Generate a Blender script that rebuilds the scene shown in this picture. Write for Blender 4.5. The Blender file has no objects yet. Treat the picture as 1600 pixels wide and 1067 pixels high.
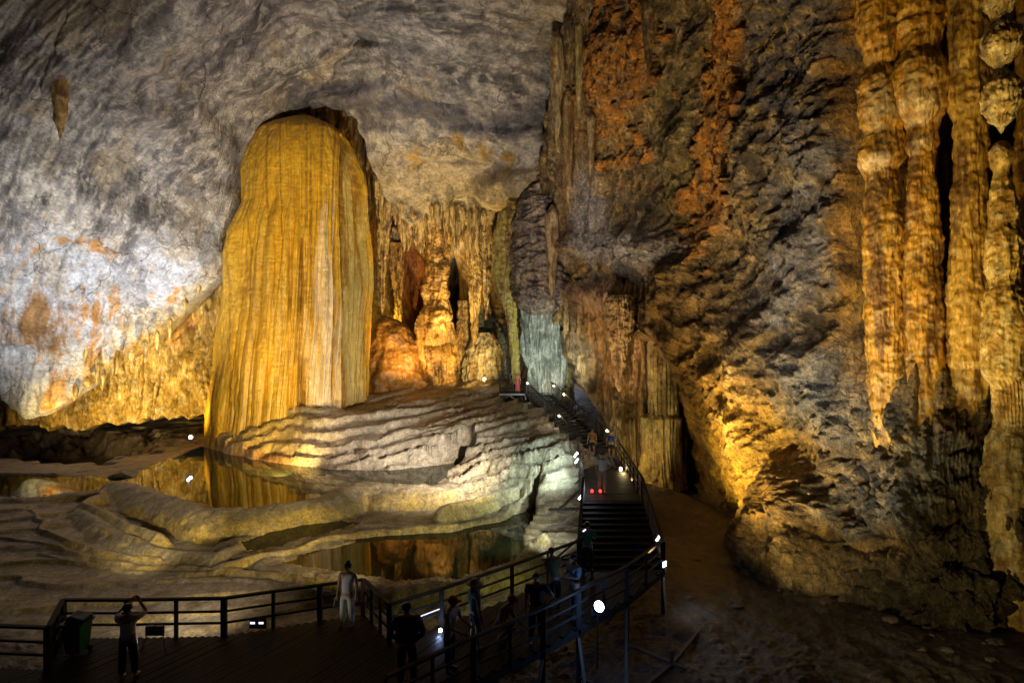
import bpy, math, random
import numpy as np
from mathutils import Vector
# ------------------------------------------------------------------ camera / world / light
F = 870.0; HOR = 560.0; CZ = 8.0          # focal in photo pixels, horizon row, eye height (m)
scn = bpy.context.scene
COL = scn.collection
cam_d = bpy.data.cameras.new('camera'); cam = bpy.data.objects.new('camera', cam_d); COL.objects.link(cam)
cam.location = (0, 0, CZ); cam.rotation_euler = (math.radians(90), 0, 0)
cam_d.sensor_width = 36.0; cam_d.lens = F/1600*36.0
cam_d.shift_y = (HOR-533.5)/1600.0; cam_d.clip_end = 400; cam_d.clip_start = 0.2
scn.camera = cam
w = bpy.data.worlds.new('World'); scn.world = w; w.use_nodes = True
w.node_tree.nodes['Background'].inputs[0].default_value = (0.55, 0.5, 0.6, 1)
w.node_tree.nodes['Background'].inputs[1].default_value = 0.012
scn.view_settings.view_transform = 'Standard'; scn.view_settings.look = 'None'
scn.view_settings.exposure = 0.0; scn.view_settings.gamma = 1.0
scn.cycles.max_bounces = 4; scn.cycles.diffuse_bounces = 3; scn.cycles.glossy_bounces = 2

def W(px, py, Y):                          # picture direction + real distance -> world point
    return ((px-800)/F*Y, Y, CZ-(py-HOR)/F*Y)
def G(px, py, z):                          # point of a level z seen in that direction
    Y = (CZ-z)*F/(py-HOR); return ((px-800)/F*Y, Y, z)

def spot(a, b, watts, col, ang=60, blend=0.8, r=0.12):  # serves cave lamps and added fill lights alike
    l = bpy.data.lights.new('lamp_or_fill', 'SPOT'); l.energy = watts; l.color = col
    l.spot_size = math.radians(ang); l.spot_blend = blend; l.shadow_soft_size = r
    o = bpy.data.objects.new('lamp_or_fill', l); COL.objects.link(o)
    o.location = a; d = Vector(b)-Vector(a); o.rotation_euler = d.to_track_quat('-Z', 'Y').to_euler()
    return o
def point(a, watts, col, r=0.08):  # serves lamp glows and added spill lights alike
    l = bpy.data.lights.new('lamp_or_spill', 'POINT'); l.energy = watts; l.color = col; l.shadow_soft_size = r
    o = bpy.data.objects.new('lamp_or_spill', l); COL.objects.link(o); o.location = a; return o
WARM = (1, .74, .34); GOLD = (1, .66, .2); AMB = (1, .5, .16); COOL = (.72, .84, 1); NEU = (1, .9, .78); ICE = (.62, .95, .9); VIO = (.84, .84, 1)
# big flowstone column: lamps on the basin shore, left and right, plus an added far light
spot(W(235, 740, 30), W(430, 470, 42), 8500, (1, .72, .26), 66, 1)
spot((-12, 17, 1.6), W(460, 290, 42), 15000, (1, .72, .26), 32, 1)  # added from the platform side to even out light on the upper column
spot((-1.5, 24.6, 1.2), W(540, 560, 42), 4200, (1, .84, .52), 50, 1)
# left wall: cool floodlights low on the left floor
spot(W(30, 745, 27), W(140, 430, 42), 26000, (.96, .97, 1), 72, 1)
spot(W(250, 705, 41), W(210, 400, 42), 7500, (.95, .95, 1), 84, 1)
# drapes under the left lip
spot(W(60, 715, 40), W(190, 600, 50), 6500, (1, .72, .26), 95, 1)
spot(W(270, 695, 41), W(280, 560, 51), 9000, (1, .74, .26), 80, 1)
# ceiling: added neutral uplights just outside the platform, no fixtures built
spot((-6, 15.6, .5), W(460, 220, 39), 27000, (1, .94, .9), 60, 1, .3)
spot((-.5, 18.6, .7), W(740, 200, 42), 19000, (1, .9, .78), 62, 1, .3)
# right-hand niche
spot(W(635, 602, 48), W(640, 440, 57), 4200, (1, .6, .2), 100, 1)
spot(W(735, 596, 48), W(690, 300, 52), 11000, (1, .76, .36), 80, 1)
spot(W(770, 596, 48), W(690, 520, 56), 4000, GOLD, 90, 1)
point(W(607, 492, 55.5), 260, (1, .8, .15))
# cascade, mound and grey column
spot((3.0, 26.2, 3.6), W(750, 700, 35), 1900, (.78, 1, .9), 110, 1)
spot((1.9, 21.3, 2.0), W(740, 770, 30), 900, (.9, 1, .9), 110, 1)
spot((3.4, 31, 4.4), W(845, 530, 47), 9000, (.8, .97, .88), 42, 1)
spot((0.5, 24, 4.0), W(610, 680, 38), 12000, (1, .80, .58), 66, 1)
spot(W(440, 735, 33), W(430, 680, 41), 4500, (1, .76, .3), 100, 1)
point(W(902, 560, 58), 200, (.7, .8, 1))
point(W(900, 607, 58.5), 60, (.35, .45, 1))
# hanging mass right of the stairs
spot(W(905, 690, 31), W(970, 480, 38), 3000, (1, .66, .36), 75, 1)
spot(W(990, 712, 30), W(1010, 600, 36), 600, (1, .76, .32), 110, 1)
point(W(995, 725, 33.0), 90, GOLD)
# right wall
spot(W(1070, 815, 24.4), W(1185, 690, 27), 4200, (1, .74, .2), 72, 1)
spot(W(1200, 930, 18.6), W(1290, 780, 21), 600, (1, .72, .24), 110, 1)
spot((7.2, 11, 0.2), W(1470, 780, 18), 900, (1, .78, .34), 80, 1)  # added fill to lift the black lower right wall
spot(W(1080, 900, 20), W(1290, 520, 24), 5500, (1, .74, .34), 80, 1)
spot(W(1260, 960, 17), W(1350, 640, 21.5), 1800, (.75, .92, 1), 60, 1)
spot((5.2, 12, 0.3), W(1480, 200, 18), 8500, (1, .64, .13), 66, 1)
spot((9.3, 14.5, 0.1), W(1570, 420, 17), 2000, (1, .76, .3), 50, 1)
spot((4.5, 17, 1.6), W(1060, 150, 30), 9000, (1, .73, .36), 66, 1)
spot(W(1090, 800, 25.5), W(1110, 200, 29), 6000, (1, .70, .3), 70, 1)  # added raking light for stronger contrast on the wall relief
spot(W(1285, 900, 18.8), W(1290, 400, 24), 800, (1, .80, .5), 75, 1)
spot((3, 14, 1.4), W(1240, 330, 26), 4200, (.8, .88, 1), 55, 1)
# floor lamps, and an added light for the dam
spot((-9, 16.2, 1.3), G(200, 860, 0), 420, (1, .86, .66), 150, 1)
spot((-1.4, 16.8, 1.7), G(370, 785, 1.2), 5200, (1, .79, .38), 38, 1)  # added light for the dam, no lamp stands here
spot((-.5, 17.5, 1.6), G(600, 780, .6), 1500, (1, .84, .5), 50, 1)
spot((-11.5, 16.5, 2.2), G(250, 785, .7), 2600, (1, .82, .46), 44, 1)
spot((2.2, 18.6, .7), G(740, 920, 0), 130, (.9, 1, .4), 130, 1)
spot(W(1037, 885, 18.3), G(1180, 960, -.5), 90, COOL, 120, 1)
# ------------------------------------------------------------------ numpy noise
rng = np.random.RandomState(7)
PERM = rng.permutation(256).astype(np.int32); PERM = np.concatenate([PERM, PERM, PERM])
GR = rng.randn(256, 3).astype(np.float32); GR /= np.linalg.norm(GR, axis=1)[:, None]
def _pn(x, y, z):
    xi = np.floor(x); yi = np.floor(y); zi = np.floor(z)
    xf = (x-xi).astype(np.float32); yf = (y-yi).astype(np.float32); zf = (z-zi).astype(np.float32)
    xi = xi.astype(np.int32) & 255; yi = yi.astype(np.int32) & 255; zi = zi.astype(np.int32) & 255
    u = xf*xf*xf*(xf*(xf*6-15)+10); v = yf*yf*yf*(yf*(yf*6-15)+10); s = zf*zf*zf*(zf*(zf*6-15)+10)
    def g(a, b, c):
        h = PERM[PERM[PERM[(xi+a) & 255]+((yi+b) & 255)]+((zi+c) & 255)]
        q = GR[h]; return q[..., 0]*(xf-a)+q[..., 1]*(yf-b)+q[..., 2]*(zf-c)
    x00 = g(0, 0, 0)*(1-u)+g(1, 0, 0)*u; x10 = g(0, 1, 0)*(1-u)+g(1, 1, 0)*u
    x01 = g(0, 0, 1)*(1-u)+g(1, 0, 1)*u; x11 = g(0, 1, 1)*(1-u)+g(1, 1, 1)*u
    return ((x00*(1-v)+x10*v)*(1-s)+(x01*(1-v)+x11*v)*s)*1.6
def pn(P, sx, sy=None, sz=None, seed=0):   # P (...,3); s* = feature size in metres
    sy = sx if sy is None else sy; sz = sx if sz is None else sz
    o = seed*17.31
    return _pn(P[..., 0]/sx+o+500, P[..., 1]/sy+o*1.7+500, P[..., 2]/sz+o*.6+500)
def fbm(P, sx, sy=None, sz=None, n=4, seed=0, gain=.5):
    sy = sx if sy is None else sy; sz = sx if sz is None else sz
    a = 1; r = 0; k = 1
    for i in range(n):
        r = r+a*pn(P, sx/k, sy/k, sz/k, seed+i); a *= gain; k *= 2.03
    return r
def ridge(P, sx, sy=None, sz=None, n=4, seed=0, gain=.5):
    sy = sx if sy is None else sy; sz = sx if sz is None else sz
    a = 1; r = 0; k = 1
    for i in range(n):
        r = r+a*(1-2*np.abs(pn(P, sx/k, sy/k, sz/k, seed+i))); a *= gain; k *= 2.03
    return r*.5
def billow(P, sx, sy=None, sz=None, n=3, seed=0, gain=.5):
    sy = sx if sy is None else sy; sz = sx if sz is None else sz
    a = 1; r = 0; k = 1
    for i in range(n):
        r = r+a*(np.sqrt(np.abs(pn(P, sx/k, sy/k, sz/k, seed+i))+.004)*2-1); a *= gain; k *= 2.03
    return r*.5
def sm(a, b, x):
    t = np.clip((x-a)/(b-a), 0, 1); return t*t*(3-2*t)
def mixc(c, d, t):
    t = np.clip(t, 0, 1)[..., None]; return c*(1-t)+np.array(d, dtype=np.float32)*t
def blob(PX, PY, cx, cy, rx, ry, rot=0, n=0, soft=.5):
    a = math.radians(rot); dx = PX-cx; dy = PY-cy
    u = (dx*math.cos(a)+dy*math.sin(a))/rx; v = (-dx*math.sin(a)+dy*math.cos(a))/ry
    return 1-sm(1-soft, 1+soft, np.sqrt(u*u+v*v)+n)
def curve(pts):
    xs = np.array([p[0] for p in pts], float); ys = np.array([p[1] for p in pts], float)
    return lambda t: np.interp(t, xs, ys)
class RBF:                                  # thin plate through control points (a,b,value)
    def __init__(s, pts, k=1.0, lam=1e-3):
        p = np.array(pts, float); s.k = k; s.c = p[:, :2]/k; n = len(p)
        r = np.linalg.norm(s.c[:, None]-s.c[None], axis=2)
        A = np.where(r > 0, r*r*np.log(r+1e-12), 0)+lam*np.eye(n)
        Q = np.hstack([np.ones((n, 1)), s.c]); M = np.block([[A, Q], [Q.T, np.zeros((3, 3))]])
        s.w = np.linalg.solve(M, np.concatenate([p[:, 2], np.zeros(3)]))
    def __call__(s, a, b):
        a = np.asarray(a)/s.k; b = np.asarray(b)/s.k; n = len(s.c)
        r = s.w[n]+s.w[n+1]*a+s.w[n+2]*b
        for i in range(n):
            q = (a-s.c[i, 0])**2+(b-s.c[i, 1])**2
            r = r+s.w[i]*.5*q*np.log(q+1e-12)
        return r
# ------------------------------------------------------------------ materials
def lnk(nt, a, b): nt.links.new(a, b)
def rock_mat(name, scale=1.0, rough=.7, bump=.5, stretch=1.0, crack=0.0, vary=.5, spec=.4, grain=1.0):
    m = bpy.data.materials.new(name); m.use_nodes = True; nt = m.node_tree; N = nt.nodes
    b = N['Principled BSDF']; b.inputs['Specular IOR Level'].default_value = spec
    at = N.new('ShaderNodeAttribute'); at.attribute_name = 'Col'
    tc = N.new('ShaderNodeTexCoord'); mp = N.new('ShaderNodeMapping'); mp.inputs['Scale'].default_value = (1, 1, 1/stretch)
    lnk(nt, tc.outputs['Object'], mp.inputs[0])
    def noise(s, det=6, r=.6, dist=0):
        n = N.new('ShaderNodeTexNoise'); n.inputs['Scale'].default_value = s*scale; n.inputs['Detail'].default_value = det
        n.inputs['Roughness'].default_value = r; n.inputs['Distortion'].default_value = dist
        lnk(nt, mp.outputs[0], n.inputs['Vector']); return n.outputs['Fac']
    n1 = noise(1.3, 8, .68, .6); n2 = noise(5, 6, .7)
    def ramp(x, a, c, lo, hi):
        r = N.new('ShaderNodeMapRange'); r.inputs[1].default_value = a; r.inputs[2].default_value = c
        r.inputs[3].default_value = lo; r.inputs[4].default_value = hi; lnk(nt, x, r.inputs[0]); return r.outputs[0]
    def mth(op, x, y):
        q = N.new('ShaderNodeMath'); q.operation = op
        for i, v in enumerate((x, y)):
            if isinstance(v, (int, float)): q.inputs[i].default_value = v
            else: lnk(nt, v, q.inputs[i])
        return q.outputs[0]
    n3 = noise(17, 4, .75)
    f = mth('MULTIPLY', mth('MULTIPLY', ramp(n1, .36, .64, 1-vary, 1+vary*.7), ramp(n2, .38, .62, 1-vary*.8, 1+vary*.6)), ramp(n3, .38, .62, 1-vary*.55, 1+vary*.45))
    h = mth('ADD', mth('MULTIPLY', n1, .28), mth('MULTIPLY', n2, .16*grain))
    h = mth('ADD', h, mth('MULTIPLY', n3, .05*grain))
    if crack > 0:
        v = N.new('ShaderNodeTexVoronoi'); v.feature = 'DISTANCE_TO_EDGE'; v.inputs['Scale'].default_value = .33*scale
        wn = N.new('ShaderNodeTexNoise'); wn.inputs['Scale'].default_value = .9*scale; wn.inputs['Detail'].default_value = 5
        lnk(nt, mp.outputs[0], wn.inputs['Vector'])
        mx = N.new('ShaderNodeVectorMath'); mx.operation = 'ADD'
        ms = N.new('ShaderNodeVectorMath'); ms.operation = 'SCALE'; ms.inputs['Scale'].default_value = 2.2
        lnk(nt, wn.outputs['Color'], ms.inputs[0]); lnk(nt, mp.outputs[0], mx.inputs[0]); lnk(nt, ms.outputs[0], mx.inputs[1])
        lnk(nt, mx.outputs[0], v.inputs['Vector'])
        cr = ramp(v.outputs['Distance'], 0, .022, 1, 0)
        cr = mth('MULTIPLY', cr, ramp(noise(.45, 3), .48, .58, 0, 1))
        h = mth('SUBTRACT', h, mth('MULTIPLY', cr, .12*crack))
        f = mth('MULTIPLY', f, mth('SUBTRACT', 1, mth('MULTIPLY', cr, .6*crack)))
    vm = N.new('ShaderNodeVectorMath'); vm.operation = 'SCALE'; lnk(nt, at.outputs['Color'], vm.inputs[0]); lnk(nt, f, vm.inputs['Scale'])
    lnk(nt, vm.outputs[0], b.inputs['Base Color'])
    bp = N.new('ShaderNodeBump'); bp.inputs['Strength'].default_value = bump; bp.inputs['Distance'].default_value = 1.0/scale
    lnk(nt, h, bp.inputs['Height']); lnk(nt, bp.outputs[0], b.inputs['Normal'])
    lnk(nt, ramp(n2, .3, .7, rough-.15, min(1, rough+.15)), b.inputs['Roughness'])
    return m
def mat(name, c, rough=.6, metal=0, emit=None, es=0, noise=.25, ns=8):
    m = bpy.data.materials.new(name); m.use_nodes = True; nt = m.node_tree; b = nt.nodes['Principled BSDF']
    b.inputs['Roughness'].default_value = rough; b.inputs['Metallic'].default_value = metal
    n = nt.nodes.new('ShaderNodeTexNoise'); n.inputs['Scale'].default_value = ns; n.inputs['Detail'].default_value = 4
    tc = nt.nodes.new('ShaderNodeTexCoord'); nt.links.new(tc.outputs['Object'], n.inputs['Vector'])
    mx = nt.nodes.new('ShaderNodeMix'); mx.data_type = 'RGBA'
    mx.inputs[6].default_value = tuple(x*(1-noise) for x in c)+(1,); mx.inputs[7].default_value = tuple(min(1, x*(1+noise)) for x in c)+(1,)
    nt.links.new(n.outputs['Fac'], mx.inputs[0]); nt.links.new(mx.outputs[2], b.inputs['Base Color'])
    if emit:
        b.inputs['Emission Color'].default_value = tuple(emit)+(1,); b.inputs['Emission Strength'].default_value = es
    return m
M_CEIL = rock_mat('ceiling_limestone', .9, .7, .75, 1, .8, .36)
M_WALL = rock_mat('wall_rock', 1.2, .55, 1.3, 1.2, .3, .62, .5, 1.6)
M_FLOW = rock_mat('flowstone', 1.2, .45, .65, 3.0, 0, .5, .5)
M_COLM = rock_mat('column_flowstone', 1.3, .38, .4, 3.0, 0, .2, .5, .8)
M_FLOOR = rock_mat('basin_flowstone', 1.7, .45, .6, 1, 0, .42, .5, 1.4)
M_KNOB = rock_mat('knobbly_flowstone', 1.6, .42, .45, 2.2, 0, .40, .5, 1.0)
# ------------------------------------------------------------------ mesh helpers
def tag(o, label=None, cat=None, group=None, kind=None):
    if label: o['label'] = label
    if cat: o['category'] = cat
    if group: o['group'] = group
    if kind: o['kind'] = kind
    return o
def grid_obj(name, P, C, m, wrap=False, parent=None):
    r, c = P.shape[:2]; me = bpy.data.meshes.new(name)
    me.vertices.add(r*c); me.vertices.foreach_set('co', P.reshape(-1).astype(np.float32))
    idx = np.arange(r*c).reshape(r, c)
    if wrap: idx = np.hstack([idx, idx[:, :1]])
    a = idx[:-1, :-1].ravel(); b = idx[:-1, 1:].ravel(); d = idx[1:, 1:].ravel(); e = idx[1:, :-1].ravel()
    q = np.stack([a, b, d, e], 1); n = len(q)
    me.loops.add(n*4); me.loops.foreach_set('vertex_index', q.ravel().astype(np.int32))
    me.polygons.add(n); me.polygons.foreach_set('loop_start', (np.arange(n)*4).astype(np.int32))
    me.update(calc_edges=True)
    me.polygons.foreach_set('use_smooth', np.ones(n, dtype=bool))
    at = me.attributes.new('Col', 'FLOAT_COLOR', 'POINT')
    cc = np.ones((r*c, 4), np.float32); cc[:, :3] = np.clip(C.reshape(-1, 3), 0.004, .92)
    at.data.foreach_set('color', cc.ravel()); me.materials.append(m)
    o = bpy.data.objects.new(name, me); COL.objects.link(o)
    if parent: o.parent = parent
    return o
def normals(P, wrap=False):
    if wrap: du = np.roll(P, -1, 1)-np.roll(P, 1, 1)
    else: du = np.gradient(P, axis=1)
    dv = np.gradient(P, axis=0); n = np.cross(du, dv); n /= np.linalg.norm(n, axis=2)[..., None]+1e-9
    return n
def proj(P):
    return 800+P[..., 0]/P[..., 1]*F, HOR-(P[..., 2]-CZ)/P[..., 1]*F
def smooth1(a, k):
    ker = np.hanning(k+2)[1:-1]; ker /= ker.sum(); return np.convolve(np.pad(a, k, mode='edge'), ker, 'same')[k:-k]
def relief(name, PX, PY, D, disp, colf, m, roll_bottom=0, roll_left=0, roll_right=0, up=.12):
    P = np.stack([(PX-800)/F*D, D, CZ-(PY-HOR)/F*D], -1)
    n = normals(P); s = np.sign(-(n*(P-np.array([0, 0, CZ]))).sum(-1)); n = n*s[..., None]
    d = disp(P, PX, PY); C = colf(P, PX, PY, d)
    P = P+n*d[..., None]
    def ext(E, CE, k, dx, dz):
        rows = []; cr = []
        for i in range(1, 9):
            t = i/8; q = E.copy(); q[..., 1] += k*t; q[..., 0] *= q[..., 1]/E[..., 1]*0+1; q[..., 0] += dx*t*k; q[..., 2] += dz*k*t*t
            q += (pn(q, 1.5)*.25*min(1, t*3))[..., None]; rows.append(q); cr.append(CE)
        return rows, cr
    if roll_bottom:
        r, c = ext(P[-1], C[-1], roll_bottom, 0, up); P = np.concatenate([P, np.stack(r, 0)], 0); C = np.concatenate([C, np.stack(c, 0)], 0)
    if roll_left:
        r, c = ext(P[:, 0], C[:, 0], roll_left, .15, 0); P = np.concatenate([np.stack(r[::-1], 1), P], 1); C = np.concatenate([np.stack(c[::-1], 1), C], 1)
    if roll_right:
        r, c = ext(P[:, -1], C[:, -1], roll_right, -.15, 0); P = np.concatenate([P, np.stack(r, 1)], 1); C = np.concatenate([C, np.stack(c, 1)], 1)
    return grid_obj(name, P, C, m)
def gridxy(x0, x1, nx, top, bot, ny, pw=1):
    px = np.linspace(x0, x1, nx); t = np.linspace(0, 1, ny)[:, None]
    T = top(px) if callable(top) else np.full(nx, top); B = bot(px) if callable(bot) else np.full(nx, bot)
    return np.broadcast_to(px, (ny, nx)).copy(), T[None]+(B-T)[None]*t
def pxpy3(PX, PY): return np.stack([PX/100, PY/100, PX*0], -1)

# ------------------------------------------------------------------ ceiling and left wall
low = curve([(-260, 560), (-60, 600), (0, 612), (30, 632), (58, 645), (85, 632), (110, 612), (150, 590), (175, 570), (210, 552), (250, 520), (280, 485), (305, 455), (325, 432), (338, 405), (342, 370),
             (350, 340), (362, 300), (372, 265), (382, 230), (398, 202), (412, 186), (432, 170), (465, 158), (500, 156), (532, 163), (556, 182), (570, 210), (580, 243), (592, 270), (600, 300),
             (620, 318), (640, 342), (665, 330), (700, 322), (730, 338), (765, 338), (790, 322), (830, 300), (860, 285), (1000, 285)])
def cb(px):
    P = np.stack([px/14, px*0, px*0], -1); return low(px)+pn(P, 1)*5+pn(P, .4)*3
PX, PY = gridxy(-260, 990, 560, -210, cb, 420)
cd = RBF([(-260, -210, 24), (0, -210, 26), (400, -210, 28), (800, -210, 29), (1000, -210, 29), (-260, 0, 28), (0, 0, 31), (400, 0, 34), (800, 0, 36), (1000, 0, 36), (-260, 300, 33), (0, 300, 37), (200, 300, 41),
          (330, 250, 44), (450, 150, 46), (500, 60, 42), (560, 170, 46.5), (385, 230, 46), (300, 120, 38.5), (300, 420, 46.5), (200, 500, 46), (0, 450, 40), (0, 600, 43.5), (100, 600, 44.5), (-260, 560, 38), (600, 280, 50), (700, 320, 52), (780, 320, 50), (860, 280, 45),
          (700, 200, 46), (600, 120, 41), (850, 150, 42), (1000, 280, 44), (230, 120, 36)], 200)
def polar(X, Y):
    rx, ry = X-620, (Y-540); return np.stack([np.hypot(rx, ry)/100, np.arctan2(ry, rx)*4.2, X*0], -1)
def dceil(P, X, Y):
    R = P.copy(); a = .5; R[..., 0] = P[..., 0]*math.cos(a)-P[..., 2]*math.sin(a); R[..., 2] = P[..., 0]*math.sin(a)+P[..., 2]*math.cos(a)
    t = sm(560, 700, X)
    K = polar(X, Y); d = fbm(R, 13, 9, 6, 3, 3)*1.5+ridge(K, .55, 1.5, 1, 5, 11, .55)*.30+fbm(K, .12, .3, 1, 4, 21)*.16+ridge(K, .22, .6, 1, 4, 27, .6)*.12+ridge(K, 1.5, 5, 1, 2, 24)*.5
    d *= 1-.8*blob(X, Y, 480, 175, 120, 60, 0, 0, .5)
    # bedding steps: arched ledges above the column and to the right
    L = Y-(150-((X-700)/260)**2*-26); st = pn(pxpy3(X, Y), 2.2, .4)*20
    d += sm(-6, 4, (L+st) % 64-40)*.35*sm(380, 520, X)*(1-sm(150, 320, Y)*.4)
    # long diagonal cracks
    for (x0, y0, x1, y1, wd) in [(110, 10, 55, 150, 3), (180, 130, 110, 300, 3), (215, 0, 150, 160, 2.2), (330, 60, 250, 290, 2), (520, 30, 700, 170, 2.4), (430, 215, 560, 60, 2), (640, 120, 760, 190, 2.5), (0, 160, 60, 90, 3), (460, 150, 720, 118, 3), (90, 430, 160, 300, 3)]:
        ux, uy = x1-x0, y1-y0; l = math.hypot(ux, uy); tt = ((X-x0)*ux+(Y-y0)*uy)/l/l
        off = ((X-x0)*uy-(Y-y0)*ux)/l+pn(pxpy3(X, Y), .35)*9+pn(pxpy3(X, Y), .09)*3
        d -= np.exp(-(off/wd)**2)*sm(-.05, .1, tt)*sm(1.05, .9, tt)*.35
    # bulge running down to the right (hanging rib)
    d += blob(X, Y, 800, 290, 55, 26, -10)*1.5
    return d
def ccol(P, X, Y, d):
    q = fbm(pxpy3(X, Y), 1.1, 1.1, 1, 5, 31, .6); K = polar(X, Y); q2 = fbm(K, .42, 1.3, 1, 6, 44, .66); q3 = fbm(K, .11, .22, 1, 4, 52, .62)
    C = np.zeros(X.shape+(3,), np.float32)+np.array([.25, .22, .19], np.float32)
    C = mixc(C, (.42, .37, .30), sm(.02, .45, q2)*.85)
    C = mixc(C, (.10, .086, .075), sm(.1, .5, -q2)*.8); C = mixc(C, (.52, .45, .35), sm(.15, .4, q3)*.65); C = mixc(C, (.10, .09, .09), sm(.25, .6, -q3)*.6); C = mixc(C, (.5, .44, .33), sm(.06, .0, np.abs(fbm(K, .5, .9, 1, 4, 58)))*.35)
    C = mixc(C, (.52, .52, .53), sm(320, 440, Y+q*70)*(1-sm(330, 400, X))*(1-.5*sm(.1, .5, -q2)))
    C = mixc(C, (.36, .27, .15), sm(.25, .6, q)*.55)
    C = mixc(C, (.42, .32, .17), blob(X, Y, 700, 285, 130, 50, 8, q*.7, .6)*.8)
    C = mixc(C, (.09, .085, .10), blob(X, Y, 690, 172, 130, 24, 8, q2*.7, .5)*.75)
    C = mixc(C, (.09, .08, .09), blob(X, Y, 540, 150, 80, 16, -4, q2*.6, .5)*.6)
    C = mixc(C, (.30, .15, .04), blob(X, Y, 60, 505, 42, 38, -20, q2*.8+q3*.4, .5)*.95)
    for (x, y, rx, ry, r) in [(125, 500, 7, 26, 5), (150, 490, 9, 22, 0), (178, 480, 6, 24, 0), (140, 560, 6, 34, 8), (215, 538, 45, 9, -38), (100, 380, 12, 8, 0), (150, 380, 18, 10, 20), (90, 610, 10, 30, 20), (268, 460, 14, 8, -50), (60, 400, 22, 3, -40)]:
        C = mixc(C, (.50, .24, .05), blob(X, Y, x, y, rx*1.2, ry, r, q3*1.1+q2*.4, .6)*.9)
    C = mixc(C, (.5, .24, .05), sm(.52, .7, q3)*sm(330, 430, Y)*(1-sm(330, 380, X))*.6)
    C = mixc(C, (.42, .30, .09), sm(-60, 12, Y-low(X)+q*30)*.75*(sm(60, 130, X)*(1-sm(320, 360, X))+sm(575, 640, X)))
    for (x, y) in [(720, 215), (650, 243), (805, 240), (765, 225)]:
        C = mixc(C, (.36, .22, .05), blob(X, Y, x, y, 9, 14, 0, q3, .6))
    C = mixc(C, (.16, .1, .04), blob(X, Y, 120, 10, 100, 35, 0, q*.9, .6)*.6)
    return C
tag(relief('cave_ceiling', PX, PY, cd(PX, PY), dceil, ccol, M_CEIL, roll_bottom=5, up=.5), kind='structure')

# ------------------------------------------------------------------ golden drapes under the left lip
def drape(P, seed, amp=1.0, w=.9):
    x = P.copy(); x[..., 0] = P[..., 0]/P[..., 1]*50+pn(P, 3, 3, 6, seed+9)*.5; x[..., 1] = 0
    a = billow(x, w*2.6, w*2.6, 16, 2, seed)*.9+billow(x, w, w, 12, 3, seed+4, .6)*.6+billow(x, w*.3, w*.3, 6, 2, seed+14, .6)*.13
    kn = fbm(P, .5, .5, .8, 3, seed+7)*.07
    sag = (pn(x, w*2, w*2, 4.5, seed+5))*.35
    return (a+kn+sag)*amp
bot = curve([(-260, 670), (0, 672), (40, 664), (120, 672), (170, 662), (260, 654), (340, 648), (370, 648)])
def bb(px):
    P = np.stack([px/22, px*0, px*0], -1); return bot(px)+pn(P, 1)*9+pn(P, .35)*5
PX, PY = gridxy(-260, 372, 300, lambda p: low(p)-60, bb, 190)
dd = RBF([(-260, 500, 45), (-260, 680, 45), (0, 560, 48.5), (0, 680, 47), (150, 540, 51), (150, 680, 49), (340, 350, 53), (340, 500, 53), (340, 660, 50), (372, 660, 51), (250, 450, 52)], 200)
def drc(P, X, Y, d):
    q = fbm(P, 1.2, 1.2, 3, 4, 61); q2 = fbm(P, .4, .4, .6, 4, 65)
    C = np.zeros(X.shape+(3,), np.float32)+np.array([.46, .29, .055], np.float32)
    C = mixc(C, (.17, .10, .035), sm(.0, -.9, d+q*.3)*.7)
    C = mixc(C, (.58, .50, .30), sm(.15, .6, q2+q*.3)*.6)
    C = mixc(C, (.50, .22, .05), blob(X, Y, 280, 500, 30, 25, 0, q, .6)*.7)
    return C
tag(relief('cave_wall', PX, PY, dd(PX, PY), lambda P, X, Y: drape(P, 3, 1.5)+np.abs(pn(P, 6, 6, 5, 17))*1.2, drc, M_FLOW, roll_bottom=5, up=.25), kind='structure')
# ------------------------------------------------------------------ back wall of the niche (behind the big column and right of it)
PX, PY = gridxy(350, 950, 380, 150, 660, 300)
bd = RBF([(350, 150, 62), (350, 660, 60), (560, 200, 58), (560, 660, 57), (700, 250, 56), (700, 400, 58), (700, 660, 58), (780, 350, 57), (780, 660, 56), (850, 400, 60), (850, 660, 58), (900, 550, 66), (950, 300, 60), (950, 660, 66), (620, 450, 59.5)], 200)
def bdisp(P, X, Y):
    d = drape(P, 13, 1.25, 1.0)
    d += blob(X, Y, 690, 350, 70, 45, 0, 0, .5)*2.2+blob(X, Y, 750, 420, 34, 90, 0, 0, .5)*1.8
    d -= blob(X, Y, 640, 345, 30, 10, 5, 0, .4)*3.0
    d -= blob(X, Y, 708, 480, 9, 70, 0, 0, .4)*3.2+blob(X, Y, 765, 420, 7, 60, 0, 0, .4)*2
    d -= blob(X, Y, 640, 450, 28, 60, 0, 0, .3)*1.8
    k = blob(X, Y, 750, 545, 55, 60, 0, 0, .5)
    d += k*(1.5+ridge(P, 2.2, 2.2, 1.0, 4, 77)*.8)
    return d
def bcol(P, X, Y, d):
    q = fbm(P, 1.4, 1.4, 3, 4, 71); q2 = fbm(P, .45, .45, .8, 4, 75)
    C = np.zeros(X.shape+(3,), np.float32)+np.array([.44, .24, .055], np.float32)
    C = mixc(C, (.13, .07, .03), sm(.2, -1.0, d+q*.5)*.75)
    C = mixc(C, (.55, .42, .22), sm(.1, .6, q2)*.6)
    C = mixc(C, (.55, .44, .26), blob(X, Y, 690, 350, 90, 50, 0, q, .5)*.6)
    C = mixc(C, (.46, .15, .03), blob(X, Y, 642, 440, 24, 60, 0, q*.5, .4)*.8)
    C = mixc(C, (.30, .26, .14), blob(X, Y, 750, 550, 50, 60, 0, q, .5)*.8)
    C = mixc(C, (.28, .26, .26), sm(860, 890, X))
    return C
tag(relief('cave_wall', PX, PY, bd(PX, PY), bdisp, bcol, M_FLOW), kind='structure')

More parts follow.
